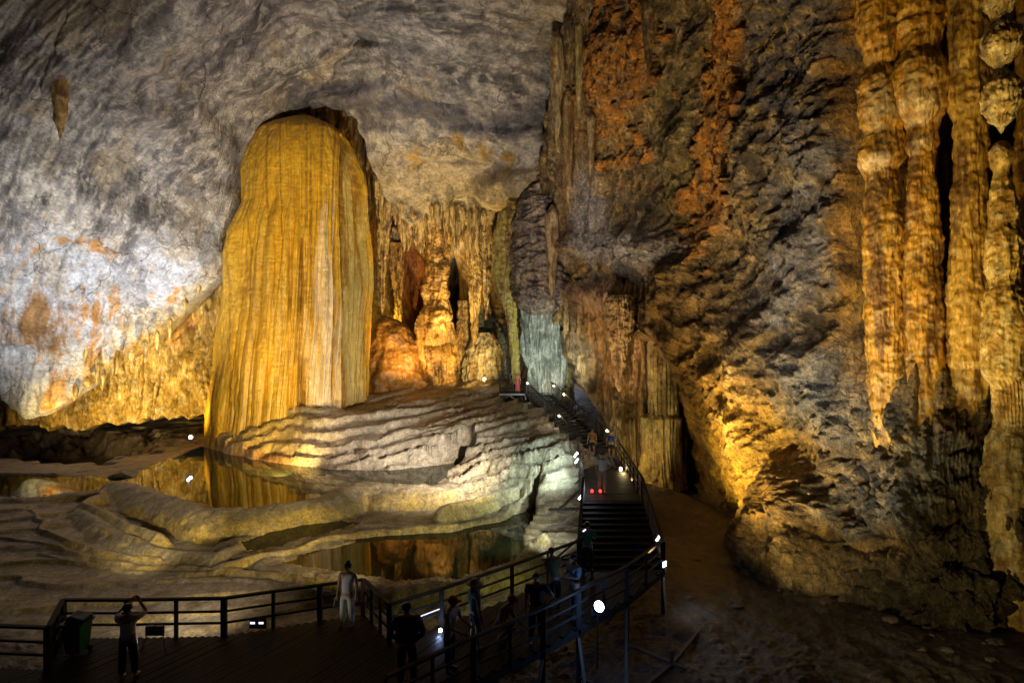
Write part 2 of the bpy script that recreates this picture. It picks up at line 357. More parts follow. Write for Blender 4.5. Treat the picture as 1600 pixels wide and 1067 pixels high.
# ------------------------------------------------------------------ right wall
xl = curve([(-210, 885), (0, 882), (60, 868), (120, 860), (200, 848), (300, 842), (335, 850), (380, 868), (440, 900), (500, 985), (550, 1056), (600, 1086), (660, 1114), (720, 1138), (800, 1152), (860, 1190), (1080, 1260)])
ny, nx = 620, 500
tv = np.linspace(0, 1, ny)[:, None]; PYv = -210+tv*1270
left = xl(PYv[:, 0]); left = smooth1(left, 9)+pn(np.stack([PYv[:, 0]/24, PYv[:, 0]*0, PYv[:, 0]*0], -1), 1)*7
u = np.linspace(0, 1, nx)[None]
PX = left[:, None]+(1780-left[:, None])*u; PY = np.broadcast_to(PYv, PX.shape).copy()
wd = RBF([(870, -210, 30), (860, 0, 36), (845, 300, 43), (880, 420, 42), (1000, 400, 38), (1050, 440, 35), (1000, -210, 27), (1000, 0, 32), (1000, 200, 35), (1200, -210, 22), (1200, 0, 26), (1200, 200, 27), (1200, 400, 26.5),
          (1070, 560, 31.5), (1110, 660, 30), (1152, 800, 28.8), (1200, 700, 26.5), (1240, 860, 23.6), (1300, 600, 23.5), (1330, 900, 20.6), (1400, 600, 20.5), (1400, 400, 21.5), (1400, 200, 21.2), (1400, 0, 21), (1400, -210, 19),
          (1480, 960, 17.3), (1600, 940, 17.6), (1600, 600, 19), (1600, 300, 19.6), (1600, 0, 19.6), (1780, 0, 17), (1780, 500, 17), (1780, 950, 15.5), (1780, -210, 16), (1400, 930, 18.9), (1400, 1060, 18.6), (1600, 1060, 17.5), (1250, 1060, 21.6), (1780, 1060, 15.5), (1200, 1000, 23)], 200)
def omask(P, X, Y):
    g = pxpy3(X, Y); q = fbm(g, 1.0, 1.4, 1, 4, 151, .6); q2 = fbm(P, 1.5, 1.5, 1.8, 5, 155, .62); q3 = fbm(P, .5, .5, .6, 4, 161, .6)
    return np.maximum.reduce([blob(X, Y, 1130+q*16, 175, 32, 235, 4, q2*.5+q3*.2, .12), blob(X, Y, 975, 95, 56, 85, 0, q2*.8+q3*.3, .15), blob(X, Y, 968, 185, 28, 60, 0, q2*1.0+q3*.4, .15), blob(X, Y, 1010, 60, 22, 110, 0, q2*.8+q3*.3, .15)])
def wdisp(P, X, Y):
    R = P.copy(); a = -.7; R[..., 0] = P[..., 0]*math.cos(a)-P[..., 2]*math.sin(a); R[..., 2] = P[..., 0]*math.sin(a)+P[..., 2]*math.cos(a)
    rk = ridge(R, 5, 4, 3.2, 5, 101, .55)*1.0+fbm(P, 6, 5, 7, 2, 107)*1.3+ridge(P, 1.3, 1.3, 1.0, 4, 111, .6)*.34+billow(P, .5, .5, .7, 3, 115, .6)*.10
    dr = drape(P, 121, .8, .8)
    ul = (1-sm(930, 1080, X))*(1-sm(330, 430, Y))          # streaky drapes top left
    pz = sm(1310, 1350, X+pn(pxpy3(X, Y), .8)*26)
    orange = blob(X, Y, 1130, 170, 38, 220, 3, 0, .4)+blob(X, Y, 975, 130, 50, 110, 0, 0, .5)
    t = np.clip(ul+pz*.8+orange*.6, 0, 1)
    d = rk*(1-t)+dr*t
    d += blob(X, Y, 975, 110, 50, 80, 0, 0, .5)*1.1+omask(P, X, Y)*(.55+billow(P, .9, .9, 1.6, 3, 181, .6)*.5)
    # knobbly lip at the lower left, and the buttress carrying the gold light
    d += blob(X, Y, 1085, 500, 60, 90, 20, 0, .6)*(.3+ridge(P, 1.3, 1.3, 1.0, 3, 131)*.5)
    s = Y-(560+(X-1100)*1.02); d += sm(-30, 30, s)*sm(1090, 1140, X)*(1-sm(1330, 1420, X))*1.0-np.exp(-((s+75)/40)**2)*sm(1170, 1230, X)*(1-sm(1320, 1400, X))*.25
    d -= sm(1325, 1352, X)*(1-sm(470, 600, Y))*.6
    d += blob(X, Y, 1410, 690, 90, 150, 0, 0, .5)*.45
    # knobs along the foot on the right
    d += sm(560, 700, Y)*sm(1250, 1360, X)*(billow(P, 1.3, 1.3, 2.6, 4, 141, .6)*.95+ridge(P, .7, .7, .9, 3, 146)*.16)
    d += sm(900, 980, X)*blob(X, Y, 990, 395, 75, 36, 0, 0, .5)*.9
    return d
def wcol(P, X, Y, d):
    g = pxpy3(X, Y); q = fbm(g, 1.0, 1.4, 1, 4, 151, .6); q2 = fbm(P, 1.5, 1.5, 1.8, 5, 155, .62); q3 = fbm(P, .5, .5, .6, 4, 161, .6)
    C = np.zeros(X.shape+(3,), np.float32)+np.array([.22, .155, .075], np.float32)
    C = mixc(C, (.44, .26, .06), sm(.0, .4, q2)*.75)
    C = mixc(C, (.07, .052, .034), sm(.1, .45, -q2)*.8)
    C = mixc(C, (.56, .42, .22), sm(.12, .4, q3)*.6); C = mixc(C, (.05, .04, .03), sm(.15, .45, -q3)*.6)
    C = mixc(C, (.20, .20, .215), blob(X, Y, 1265, 330, 70, 160, 0, q*.8+q3*.3, .5)*sm(-.3, .2, q2+.1)*.85)
    C = mixc(C, (.12, .115, .13), blob(X, Y, 1240, 100, 90, 110, 0, q*.6, .5)*.7)
    C = mixc(C, (.46, .30, .08), blob(X, Y, 1250, 110, 90, 90, 0, q*.6, .5)*sm(.22, .4, q3)*.9)
    C = mixc(C, (.34, .33, .29), blob(X, Y, 1330, 600, 95, 105, 35, q*.8+q3*.4, .5)*.6)
    C = mixc(C, (.22, .18, .05), blob(X, Y, 1075, 230, 55, 210, 0, q*.6, .5)*.5)
    C = mixc(C, (.58, .24, .03), omask(P, X, Y)*.95*(1-.45*sm(.0, .4, q3)))
    C = mixc(C, (.40, .22, .07), blob(X, Y, 895, 230, 16, 200, 3, q2*.9+q3*.5, .5)*.7)
    C = mixc(C, (.58, .54, .50), blob(X, Y, 985, 390, 85, 40, 5, q*.5+q3*.3, .4)*.85)  # grey-white rock, its colour raised in place of more light
    C = mixc(C, (.52, .49, .50), blob(X, Y, 920, 350, 34, 85, -12, q*.6+q3*.3, .4)*.7)
    C = mixc(C, (.55, .31, .04), blob(X, Y, 1190, 700, 80, 190, -38, q2*.4, .5)*.9)
    C = mixc(C, (.42, .24, .06), blob(X, Y, 1090, 520, 50, 110, 0, q2*.6, .5)*.6)
    C = mixc(C, (.52, .26, .025), sm(1305, 1345, X+q*26)*sm(720, 460, Y+q*60)*.93)
    C = mixc(C, (.34, .24, .08), sm(1380, 1500, X+q*30)*sm(430, 600, Y)*.7)
    C = mixc(C, (.52, .36, .09), blob(X, Y, 1540, 520, 50, 120, 0, q*.5, .5)*.8)
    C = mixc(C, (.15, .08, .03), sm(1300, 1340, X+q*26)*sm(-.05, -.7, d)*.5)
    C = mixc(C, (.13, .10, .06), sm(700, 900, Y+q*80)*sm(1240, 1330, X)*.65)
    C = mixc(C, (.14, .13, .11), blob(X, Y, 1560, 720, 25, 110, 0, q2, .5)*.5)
    return C
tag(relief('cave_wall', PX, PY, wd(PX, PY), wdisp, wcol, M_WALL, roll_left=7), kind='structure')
# recess behind the overhanging lip (dark passage)
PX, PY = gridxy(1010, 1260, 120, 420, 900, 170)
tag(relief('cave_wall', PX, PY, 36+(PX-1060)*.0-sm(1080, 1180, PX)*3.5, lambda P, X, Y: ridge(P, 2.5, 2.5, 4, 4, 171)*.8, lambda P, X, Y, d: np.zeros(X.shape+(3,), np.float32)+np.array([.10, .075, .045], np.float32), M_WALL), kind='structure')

# ------------------------------------------------------------------ floor: one height field with rimstone pools
def poly_sd(X, Y, poly):
    p = np.array(poly, float); n = len(p); d = np.full(X.shape, 1e9); ins = np.zeros(X.shape, bool)
    for i in range(n):
        a = p[i]; b = p[(i+1) % n]; e = b-a; wx = X-a[0]; wy = Y-a[1]
        t = np.clip((wx*e[0]+wy*e[1])/(e@e), 0, 1); d = np.minimum(d, (wx-e[0]*t)**2+(wy-e[1]*t)**2)
        c = ((a[1] > Y) != (b[1] > Y)) & (X < (b[0]-a[0])*(Y-a[1])/(b[1]-a[1]+1e-12)+a[0]); ins ^= c
    d = np.sqrt(d); return np.where(ins, -d, d)
def line_d(X, Y, pts):
    p = np.array(pts, float); best = np.full(X.shape, 1e9); zz = np.zeros(X.shape)
    for i in range(len(p)-1):
        a = p[i]; b = p[i+1]; e = b[:2]-a[:2]; wx = X-a[0]; wy = Y-a[1]
        t = np.clip((wx*e[0]+wy*e[1])/(e@e), 0, 1); d = (wx-e[0]*t)**2+(wy-e[1]*t)**2
        k = d < best; best = np.where(k, d, best); zz = np.where(k, a[2]+(b[2]-a[2])*t, zz)
    return np.sqrt(best), zz
WL = {'up': .9, 'low': 0.0, 'sliver': .14, 'left': .8}
POOLS = {
 'up': [(195, 752), (225, 736), (262, 719), (300, 702), (318, 696), (345, 705), (400, 718), (470, 729), (550, 736), (620, 734), (680, 727), (735, 719), (745, 727), (715, 738), (695, 745), (682, 758), (620, 758), (560, 754), (530, 762), (480, 782), (400, 793), (340, 794), (300, 784), (250, 767)],
 'low': [(436, 878), (524, 856), (580, 838), (640, 834), (704, 832), (780, 816), (820, 797), (840, 787), (846, 800), (830, 825), (816, 846), (824, 860), (800, 880), (760, 892), (680, 904), (620, 911), (580, 904), (540, 896), (492, 886)],
 'sliver': [(368, 853), (420, 830), (470, 820), (530, 815), (575, 818), (520, 832), (470, 842), (410, 862)],
 'left': [(-150, 744), (-60, 741), (60, 742), (120, 744), (205, 748), (185, 760), (140, 768), (60, 774), (-40, 773), (-150, 772)]}
ctrl = []
def cz(px, py, z): x, y, _ = G(px, py, z); ctrl.append((x, y, z))
def cy(px, py, Y): x, y, z = W(px, py, Y); ctrl.append((x, y, z))
for a in [(560, 818, 0), (350, 852, -.05), (200, 825, .15), (700, 815, .0), (250, 842, .05), (450, 838, -.05), (640, 818, 0), (0, 1000, -.3), (200, 955, -.2), (400, 925, -.15), (0, 900, 0), (200, 880, .1), (100, 850, .25), (0, 820, .45), (400, 880, 0), (-200, 900, .2), (-200, 1000, -.1), (450, 915, -.1), (520, 915, -.25),
          (1100, 1000, -.7), (1300, 1010, -.7), (1500, 1030, -.5), (1100, 860, -.4), (1080, 790, -.2), (1050, 765, -.1), (1600, 990, -.3), (1750, 1000, -.2), (1000, 950, -.7), (1200, 900, -.5),
          (640, 935, -.5), (760, 930, -.7), (860, 880, -.4), (620, 975, -1), (760, 960, -1.1), (880, 915, -.8), (700, 1067, -1), (870, 840, .3), (890, 800, .6), (100, 790, .6),
          (0, 725, .9), (100, 722, .95), (200, 722, .95), (-200, 725, .9), (250, 705, .9), (0, 690, 1.0), (300, 680, 1.0), (-200, 690, 1.0), (800, 778, .45), (980, 820, -.3)]: cz(*a)
for a in [(620, 608, 52), (720, 600, 52), (790, 601, 50), (640, 632, 46), (590, 640, 43.5), (720, 640, 44), (800, 640, 41.5), (850, 640, 41), (600, 668, 39.8), (700, 680, 37.6), (800, 670, 37.5), (860, 682, 34.5), (885, 705, 31.5), (540, 662, 41),
          (886, 735, 29), (640, 712, 36.6), (720, 715, 35.5), (790, 715, 33), (800, 750, 30.5), (860, 760, 27.8), (750, 745, 31.6), (400, 657, 43.2), (440, 650, 42.8), (350, 683, 44.4), (335, 690, 44.6), (370, 676, 43.2), (390, 668, 42.6), (370, 690, 42.6), (440, 705, 39.2), (520, 712, 37.4), (500, 640, 42.8), (380, 690, 43), (430, 690, 41), (490, 690, 39.4), (400, 672, 42.8), (460, 665, 41.8), (585, 712, 36.8), (570, 620, 50), (660, 655, 42)]: cy(*a)
ctrl += [(6, 36, 1.8), (6.5, 32, 1.2), (6, 28, .6), (5, 24, .2), (9, 30, .8), (9, 36, 1.2), (14, 32, .3), (5, 40, 2.6), (3, 44, 4.0), (5, 50, 4.5), (-18, 52, 4), (-6, 62, 6), (5, 62, 5.5), (-30, 60, 1.5), (-45, 60, 1.5), (-18, 68, 5),
         (0, 9, -1.1), (-8, 9, -1), (8, 9, -.9), (-14, 46, 3.5), (-23, 50, 1.2), (16, 40, 1), (25, 30, 0), (14, 20, -.5)]
hb = RBF(ctrl, 10, 3e-3)
npx, nY = 820, 760
px = np.linspace(-220, 1800, npx)[None]; Yv = np.exp(np.linspace(math.log(9), math.log(70), nY))[:, None]
X = (px-800)/F*Yv; Y = np.broadcast_to(Yv, X.shape).copy()
Z = hb(X, Y)
P = np.stack([X, Y, Z*0], -1)
n1 = fbm(P, 3, n=4, seed=201); n2 = fbm(P, .8, n=4, seed=211, gain=.6); n3 = fbm(P, .22, n=3, seed=221)
# warped coordinates so shores are organic
Xw = X+fbm(P, 2.2, n=3, seed=231)*.30; Yw = Y+fbm(P, 3.2, 1.6, 1, n=4, seed=237)*.16
ppx, ppy = 800+X/Y*F, HOR+(CZ-Z)/Y*F
sand = np.clip(sm(900, 960, ppx)+sm(17.5, 16.0, Y), 0, 1)*1.0
casc = blob(ppx, ppy, 735, 685, 190, 100, 6, 0, .35)*(1-sand)
mound = blob(ppx, ppy, 470, 690, 170, 60, 8, 0, .4)
Z0 = Z.copy()
# rimstone terraces on the cascade
def terr(Z, st, wob, sharp=.62):
    f = Z/st+wob; k = np.floor(f); r = f-k
    return (k+np.where(r < sharp, .10*np.sin(r/sharp*math.pi)*-1, sm(sharp, 1, r)+.10*np.sin((r-sharp)/(1-sharp)*math.pi))-wob)*st
gs = np.interp(ppx, [300, 420, 520, 600, 700, 900, 1000], [-50, -14, 0, 8, 26, 84, 110])
ST = np.stack([X, Y, Z*0], -1)
def steps(period, wob):
    f = (ppy+gs)/period+wob; r = f-np.floor(f); v = pn(np.stack([np.floor(f)*3.7, X/2.5, Y*0], -1), 1)
    return (np.where(r < .78, (r/.78)**1.3-.5, .5-sm(.78, 1, r))+.16*np.exp(-((r-.78)/.06)**2)*(1+n3))*(1+v*.8)
m1 = casc*sm(690, 705, ppy+gs*.3); m2 = casc*(1-sm(690, 705, ppy+gs*.3)); mb = sm(760, 600, ppx)
Z = Z+m1*steps(17, n1*.5+n2*.16)*.46+m2*(1-mb)*steps(12.5, n1*.5+n2*.2)*.36+np.maximum(m2, mound*.9)*mb*steps(17, n1*.35+n2*.05+pn(ST, 5)*.9)*.42
flat = (1-sand)*(1-casc)*(1-mound)
# mound: rounded overlapping lobes
Q = np.stack([X*1.0, Y*1.0, Z*0], -1)
lb = mound*(1-casc*.7)*sm(560, 500, ppx)
f = Z/.62+pn(Q, 2.6, 2.2, 1, 253)*1.5+n2*.12; r = f-np.floor(f)
Z = Z+lb*(np.sqrt(np.clip(r, 0, 1))-r)*.62*1.3
nh = fbm(np.stack([X*.35, Y, Z*0], -1), 1.1, n=3, seed=291)
gour = flat*(1-sm(26, 44, Y))*sm(15, 17, Y)
Z = Z*(1-gour)+terr(Z*1.0, .13, n1*.18+nh*.16, .86)*gour
def ridg(pts, wd, zoff=0, pw=2.0, crest=.025):
    global Z
    q = [G(a, b, c) for a, b, c in pts]; d, zz = line_d(Xw, Yw, q)
    dn = np.maximum(d-.05, 0)+np.abs(n2)*.03; r = zz-.04+zoff+n2*crest-np.minimum((dn/wd)**1.3*.42, (dn/wd)**.8); Z = np.maximum(Z, r)
ridg([(120, 795, .75), (160, 812, .7), (200, 835, .55), (280, 858, .4), (340, 862, .4), (380, 846, .42), (440, 830, .36), (500, 820, .34), (560, 815, .34), (640, 820, .34), (720, 818, .36), (800, 800, .46), (850, 770, .7), (885, 752, .95)], .6)
ridg([(340, 880, .22), (400, 866, .3), (470, 848, .3), (530, 832, .3), (600, 824, .28), (680, 826, .28)], .3)
ridg([(-80, 770, .72), (0, 782, .65), (50, 795, .62), (70, 812, .55), (62, 822, .5), (100, 838, .45), (170, 858, .3), (240, 868, .28)], .26)
ridg([(0, 835, .42), (40, 842, .4), (90, 850, .35), (150, 866, .25), (210, 880, .2)], .22)
ridg([(165, 790, .7), (130, 785, .78), (115, 795, .72), (170, 825, .62), (220, 838, .6)], .25)
ridg([(200, 740, .98), (150, 770, 1.0), (128, 782, .95), (150, 792, .9), (200, 815, .8), (250, 830, .7)], .32)
ridg([(60, 860, .25), (130, 874, .18), (200, 890, .1), (300, 893, .08), (380, 884, .1)], .2)
ridg([(210, 882, .2), (300, 880, .2), (400, 888, .12), (470, 898, .1), (540, 908, .05), (600, 918, 0), (700, 912, .05), (780, 893, .12)], .22)
ridg([(240, 905, .0), (330, 900, .02), (420, 905, 0), (520, 922, -.1)], .18)
ridg([(700, 765, .95), (740, 745, 1.25), (800, 722, 1.8), (860, 700, 2.5)], .3)
ridg([(690, 790, .8), (760, 772, .95), (820, 750, 1.3), (880, 722, 2.1)], .3)
for (x, y, r, h) in [(835, 868, .8, .45), (850, 850, .7, .5), (862, 820, .9, .6), (878, 790, .9, .8), (815, 872, .4, .2)]:
    a, b, _ = G(x, y, .1); Z = np.maximum(Z, h*1.2-((Xw-a)**2+(Yw-b)**2)/r**2+n2*.15)
# pools
sdm = np.full(X.shape, 1e9)
for k, poly in POOLS.items():
    wl = WL[k]; pw_ = [G(a, b, wl)[:2] for a, b in poly]; sd = poly_sd(Xw, Yw, pw_); sdm = np.minimum(sdm, sd)
    cr = {'up': .20, 'low': .10, 'sliver': .06, 'left': .04}[k]; wdt = {'up': 1.8, 'low': .8, 'sliver': .5, 'left': .5}[k]; dr = {'up': 1.15, 'low': 1.0, 'sliver': .5, 'left': .3}[k]
    near = 1.0 if k != 'up' else sm(36, 33.5, Y)
    sc = n2*.05+np.abs(n3)*.05
    q_ = np.clip((sd-.5)/(wdt*.8), 0, 3); top = wl+cr*sm(-.1, .8, sd)+sc-dr*np.where(q_ < 1, 1-np.sqrt(np.clip(1-q_*q_, 0, 1)), q_*1.5)
    Z = np.where(sd > 0, np.maximum(Z, np.where(near > .5, top, wl+.04-.6*sd)), Z)
    ins = np.clip(-sd/.9, 0, 1); Z = np.where(sd <= 0, np.minimum(Z, wl+.02-.75*ins**.7), Z)
# black hollow under the left drapes
hol = blob(ppx, ppy, 120, 695, 125, 22, -3, n1*.4, .3); Z -= hol*2.2
Z += flat*nh*.05+n3*.012*(1-sand)+casc*np.maximum(n3, 0)*.03+sand*(n1*.16+n2*.05+n3*.02)
# flow ribs on steep dam faces
gy = np.gradient(Z, axis=0)/np.gradient(Y, axis=0); steep = sm(.35, 1.2, np.abs(gy))*(1-sand)
Z += steep*ridge(P, .35, 4, 1, 2, 261)*.05
FX, FY, FZ = X, Y, Z
P = np.stack([X, Y, Z], -1)
q = fbm(P, 1.1, 1.1, .6, 4, 271); q2 = fbm(P, .4, n=4, seed=275)
C = np.zeros(X.shape+(3,), np.float32)+np.array([.37, .31, .22], np.float32)
C = mixc(C, (.50, .44, .33), sm(.1, .5, q2+q*.4)*.5)
C = mixc(C, (.20, .145, .085), sm(.1, .55, -q)*.6)
C = mixc(C, (.50, .35, .075), steep*(1-sm(820, 900, ppx))*(.75+q*.5)*sm(36, 30, Y))
C = mixc(C, (.62, .40, .08), blob(ppx, ppy, 410, 685, 110, 45, 5, q*.3, .5)*.9)
C = mixc(C, (.66, .53, .45), blob(ppx, ppy, 580, 690, 110, 45, 0, q*.4, .5)*.85)  # pinkish white lit area of the mound painted into the colour
C = mixc(C, (.50, .47, .40), casc*.6*(1-blob(ppx, ppy, 800, 620, 150, 40, 0, 0, .5)))
C = mixc(C, (.27, .19, .09), blob(ppx, ppy, 790, 620, 150, 35, 8, q*.4, .5)*.8)
C = mixc(C, (.40, .17, .04), (sdm < .8)*sm(36.5, 38, Y)*(sdm > -1)*(ppx < 600)*.8*sm(1.2, .2, Z-.9))
C = mixc(C, (.16, .12, .07), sm(.9, .2, np.abs(gy))*casc*.45*sm(.0, -.2, n2-.1))  # flat treads painted darker, standing in for light that only grazes them
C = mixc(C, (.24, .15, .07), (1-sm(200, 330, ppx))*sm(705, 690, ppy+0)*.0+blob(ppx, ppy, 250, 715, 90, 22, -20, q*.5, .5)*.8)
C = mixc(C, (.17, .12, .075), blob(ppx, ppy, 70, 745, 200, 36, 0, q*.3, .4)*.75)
C = mixc(C, (.07, .05, .035), sm(0, 1, blob(ppx, ppy, 100, 690, 190, 26, -3, q*.4, .4)))  # shade of the cavity under the left drapes painted into the floor
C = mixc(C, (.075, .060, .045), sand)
C = mixc(C, (.12, .10, .08), sand*sm(.0, .5, q)*.6)
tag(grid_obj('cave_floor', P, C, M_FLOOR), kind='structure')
# water
mw = bpy.data.materials.new('pool_water'); mw.use_nodes = True; nt = mw.node_tree; b = nt.nodes['Principled BSDF']
b.inputs['Base Color'].default_value = (.020, .024, .010, 1); b.inputs['Roughness'].default_value = .03; b.inputs['IOR'].default_value = 1.25; b.inputs['Specular IOR Level'].default_value = .3
nn = nt.nodes.new('ShaderNodeTexNoise'); nn.inputs['Scale'].default_value = .6; nn.inputs['Detail'].default_value = 2
bp = nt.nodes.new('ShaderNodeBump'); bp.inputs['Strength'].default_value = .012; nt.links.new(nn.outputs['Fac'], bp.inputs['Height']); nt.links.new(bp.outputs[0], b.inputs['Normal'])
for k, poly in POOLS.items():
    wl = WL[k]; pts = np.array([G(a, c, wl)[:2] for a, c in poly]); cen = pts.mean(0)
    me = bpy.data.meshes.new('pool_water'); x0, y0 = pts.min(0)-1.0; x1, y1 = pts.max(0)+1.0
    # outline pushed slightly beyond the shore so that the rock cuts the water's edge
    out = []
    n = len(pts)
    area = sum(pts[i][0]*pts[(i+1) % n][1]-pts[(i+1) % n][0]*pts[i][1] for i in range(n))
    for i in range(n):
        t = pts[(i+1) % n]-pts[i-1]; t /= np.linalg.norm(t); nr = np.array([t[1], -t[0]])*(1 if area > 0 else -1)
        out.append(tuple(pts[i]+nr*.32)+(wl,))
    me.from_pydata(out, [], [list(range(n))]); me.materials.append(mw); me.update()
    o = bpy.data.objects.new('pool_water', me); COL.objects.link(o); tag(o, kind='structure')

# ------------------------------------------------------------------ lofted formations
def loft(name, rows, D, rat, nt_, nz, disp, colf, m, cap_top=False, cap_bot=False, parent=None):
    """rows: (py, xl, xr); D distance of the axis; rat depth/width; closed round body"""
    ys = np.array([r[0] for r in rows], float); xl_ = np.array([r[1] for r in rows], float); xr_ = np.array([r[2] for r in rows], float)
    py = np.linspace(ys[0], ys[-1], nz); k = max(3, nz//40)|1
    L = smooth1(np.interp(py, ys, xl_), k); R = smooth1(np.interp(py, ys, xr_), k)
    L[0] = xl_[0]; R[0] = xr_[0]; L[-1] = xl_[-1]; R[-1] = xr_[-1]
    if name == 'stone_pillar': L, R = L+(R-L)*.045, R-(R-L)*.045
    cx = (L+R)/2; hw = (R-L)/2/F*D; th = np.linspace(0, 2*math.pi, nt_, endpoint=False)-math.pi/2
    ct = np.cos(th)[None]; st_ = np.sin(th)[None]
    Xc = ((cx-800)/F*D)[:, None]; Zc = (CZ-(py-HOR)/F*D)[:, None]
    H = hw[:, None]; base = np.stack([Xc+H*ct, D+H*rat*st_, Zc+0*ct], -1)
    dv = np.stack([ct+0*H, st_+0*H, 0*ct+0*H], -1)
    TH = np.broadcast_to(th[None], base.shape[:2]); PYg = np.broadcast_to(py[:, None], base.shape[:2])
    d = disp(base, TH, PYg)*np.minimum(1, H/ (hw.max()*.35))
    Pn = base+dv*d[..., None]
    PXg, _ = proj(base); Cn = colf(Pn, PXg, PYg, d)
    def cap(P0):
        c = P0.mean(0, keepdims=True); rows = [c+(P0-c)*s for s in (.0, .5, .85)]; return rows
    if cap_top:
        Pn = np.concatenate([np.stack(cap(Pn[0])), Pn], 0); Cn = np.concatenate([np.repeat(Cn[:1], 3, 0), Cn], 0)
    if cap_bot:
        Pn = np.concatenate([Pn, np.stack(cap(Pn[-1])[::-1])], 0); Cn = np.concatenate([Cn, np.repeat(Cn[-1:], 3, 0)], 0)
    return grid_obj(name, Pn, Cn, m, wrap=True, parent=parent)
def const(c): return np.array(c, np.float32)

# the great golden column
rows = [(186, 466, 494), (193, 446, 508), (204, 426, 526), (220, 405, 543), (243, 389, 559), (268, 383, 569), (290, 381, 574), (330, 378, 577), (365, 366, 580), (400, 359, 581), (450, 354, 581), (500, 350, 579), (560, 343, 576), (620, 336, 573), (700, 328, 570)]
rows = [(y, a+4 if y > 240 else a, c-4 if y > 240 else c) for y, a, c in rows]
def cdisp(P, TH, PY):
    X = P[..., 0]; px, _ = proj(P)
    s = TH*6.2; Q = np.stack([s, s*0, P[..., 2]], -1)
    z = sm(230, 420, PY)
    front = (np.sin(TH) < .3)
    fm = .30+.9*sm(425, 455, px)*(1+.3*pn(Q, 2.2, 1, 20, 341)); fm = np.where(np.sin(TH) < .3, fm, .8)
    d = billow(Q, 2.1, 1, 40, 2, 301)*.55*z+billow(Q, .7, 1, 30, 2, 305, .6)*.42*(.15+.85*z)*fm+billow(Q, .22, 1, 20, 2, 315, .6)*.13*(.3+.7*z)*fm+ridge(P, 1.2, 1.2, .35, 3, 319)*.035+fbm(Q, .5, 1, .9, 3, 309)*.05+pn(Q, 2.5, 1, 5, 313)*.28
    g = lambda c, w_, a: -np.exp(-((px-c)/w_)**2)*a
    fr = sm(.1, -.3, np.sin(TH))
    top = sm(190, 225, PY)
    d += fr*top*(g(541+3*np.sin(PY/60), 6, 1.1)-.9*sm(536, 546, px+3*np.sin(PY/60))+g(561, 5, .3)*sm(240, 300, PY)+g(471-(PY-300)*.005, 4, .6)*sm(300, 460, PY)+g(452, 3, .3)*z+g(497, 3, .3)*z+g(520, 4, .35)*z)
    d += fr*top*(np.exp(-((px-508)/20)**2)*.55+np.exp(-((px-430)/26)**2)*.2*(1-z))
    d += fr*.30*sm(600, 614, PY+6*np.sin(px/9))*(px < 535)*sm(470, 500, px)*.0
    return d
def ccl(P, px, PY, d):
    q = fbm(np.stack([px/9, px*0, PY/160], -1), 1, n=4, seed=321, gain=.6); q2 = fbm(P, .8, .8, .5, 4, 325)
    C = np.zeros(px.shape+(3,), np.float32)+const((.62, .335, .018))
    C = mixc(C, (.42, .23, .015), sm(.1, .5, -q)*.5)
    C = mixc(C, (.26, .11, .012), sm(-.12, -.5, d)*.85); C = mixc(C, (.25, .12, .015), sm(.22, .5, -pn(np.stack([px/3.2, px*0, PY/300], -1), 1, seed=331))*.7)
    C = mixc(C, (.66, .42, .035), sm(.1, .5, q2)*.4)
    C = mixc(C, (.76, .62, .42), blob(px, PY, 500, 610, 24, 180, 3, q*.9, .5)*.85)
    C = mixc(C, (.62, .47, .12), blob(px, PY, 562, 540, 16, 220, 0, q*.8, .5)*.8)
    C = mixc(C, (.68, .43, .06), blob(px, PY, 430, 560, 50, 150, 0, q*1.5, .5)*.5)
    return C
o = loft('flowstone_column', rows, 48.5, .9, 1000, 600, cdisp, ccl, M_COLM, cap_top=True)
tag(o, 'giant fluted golden flowstone column rising from the pool to the ceiling', 'column')

def fl(seed, a=.12, w_=.5, k=.05, zz=6, kw=.5):
    def f(P, TH, PY):
        Q = np.stack([np.cos(TH)*1.6+P[..., 0]*0, np.sin(TH)*1.6, P[..., 2]], -1)
        Q = np.stack([P[..., 0], P[..., 1], P[..., 2]], -1)
        return billow(Q, w_, w_, zz, 3, seed)*a*1.8+fbm(Q, kw, kw, kw*.8, 3, seed+5)*k*2
    return f
def flc(c0, c1, c2, seed, s=.6):
    def f(P, px, PY, d):
        q = fbm(P, s, s, s*4, 4, seed); q2 = fbm(P, .4, .4, .3, 4, seed+5)
        C = np.zeros(px.shape+(3,), np.float32)+const(c0)
        C = mixc(C, c1, sm(.0, .4, -q)*.85); C = mixc(C, c1, sm(.25, -.1, pn(P, s*.25, s*.25, s*9, seed+8)+.45)*.6); return mixc(C, c2, sm(.1, .5, q2+q*.3)*.5)
    return f
OCH = (.54, .27, .022); BRN = (.17, .085, .025); PALE = (.64, .45, .14); TAN = (.42, .30, .14)
def ring(seed, a, per):                      # stacked horizontal bulges
    def f(P, TH, PY):
        z = P[..., 2]+pn(P, 1.2, 1.2, 2, seed)*.5+pn(P, 6, 6, 1.7, seed+1)*.9
        return (np.abs(np.sin(z/per*math.pi))**.8-.6)*a*.35*(1+pn(P, 2, 2, 1.5, seed+2)*1.4)+fbm(P, 1.3, 1.3, 2.4, 3, seed+9)*a*1.0+billow(P, .5, .5, 4, 3, seed+12)*.08+ridge(P, .3, .3, 2.5, 3, seed+3)*.06+fbm(P, .25, n=3, seed=seed+7)*.05
    return f
def heads(base, spots):
    def f(P, px, PY, d):
        C = base(P, px, PY, d); q = fbm(P, .4, n=3, seed=395)
        for (x, y, rx, ry) in spots: C = mixc(C, (.68, .52, .26), blob(px, PY, x, y, rx, ry, 0, q*.9, .6)*.75)
        return C
    return f
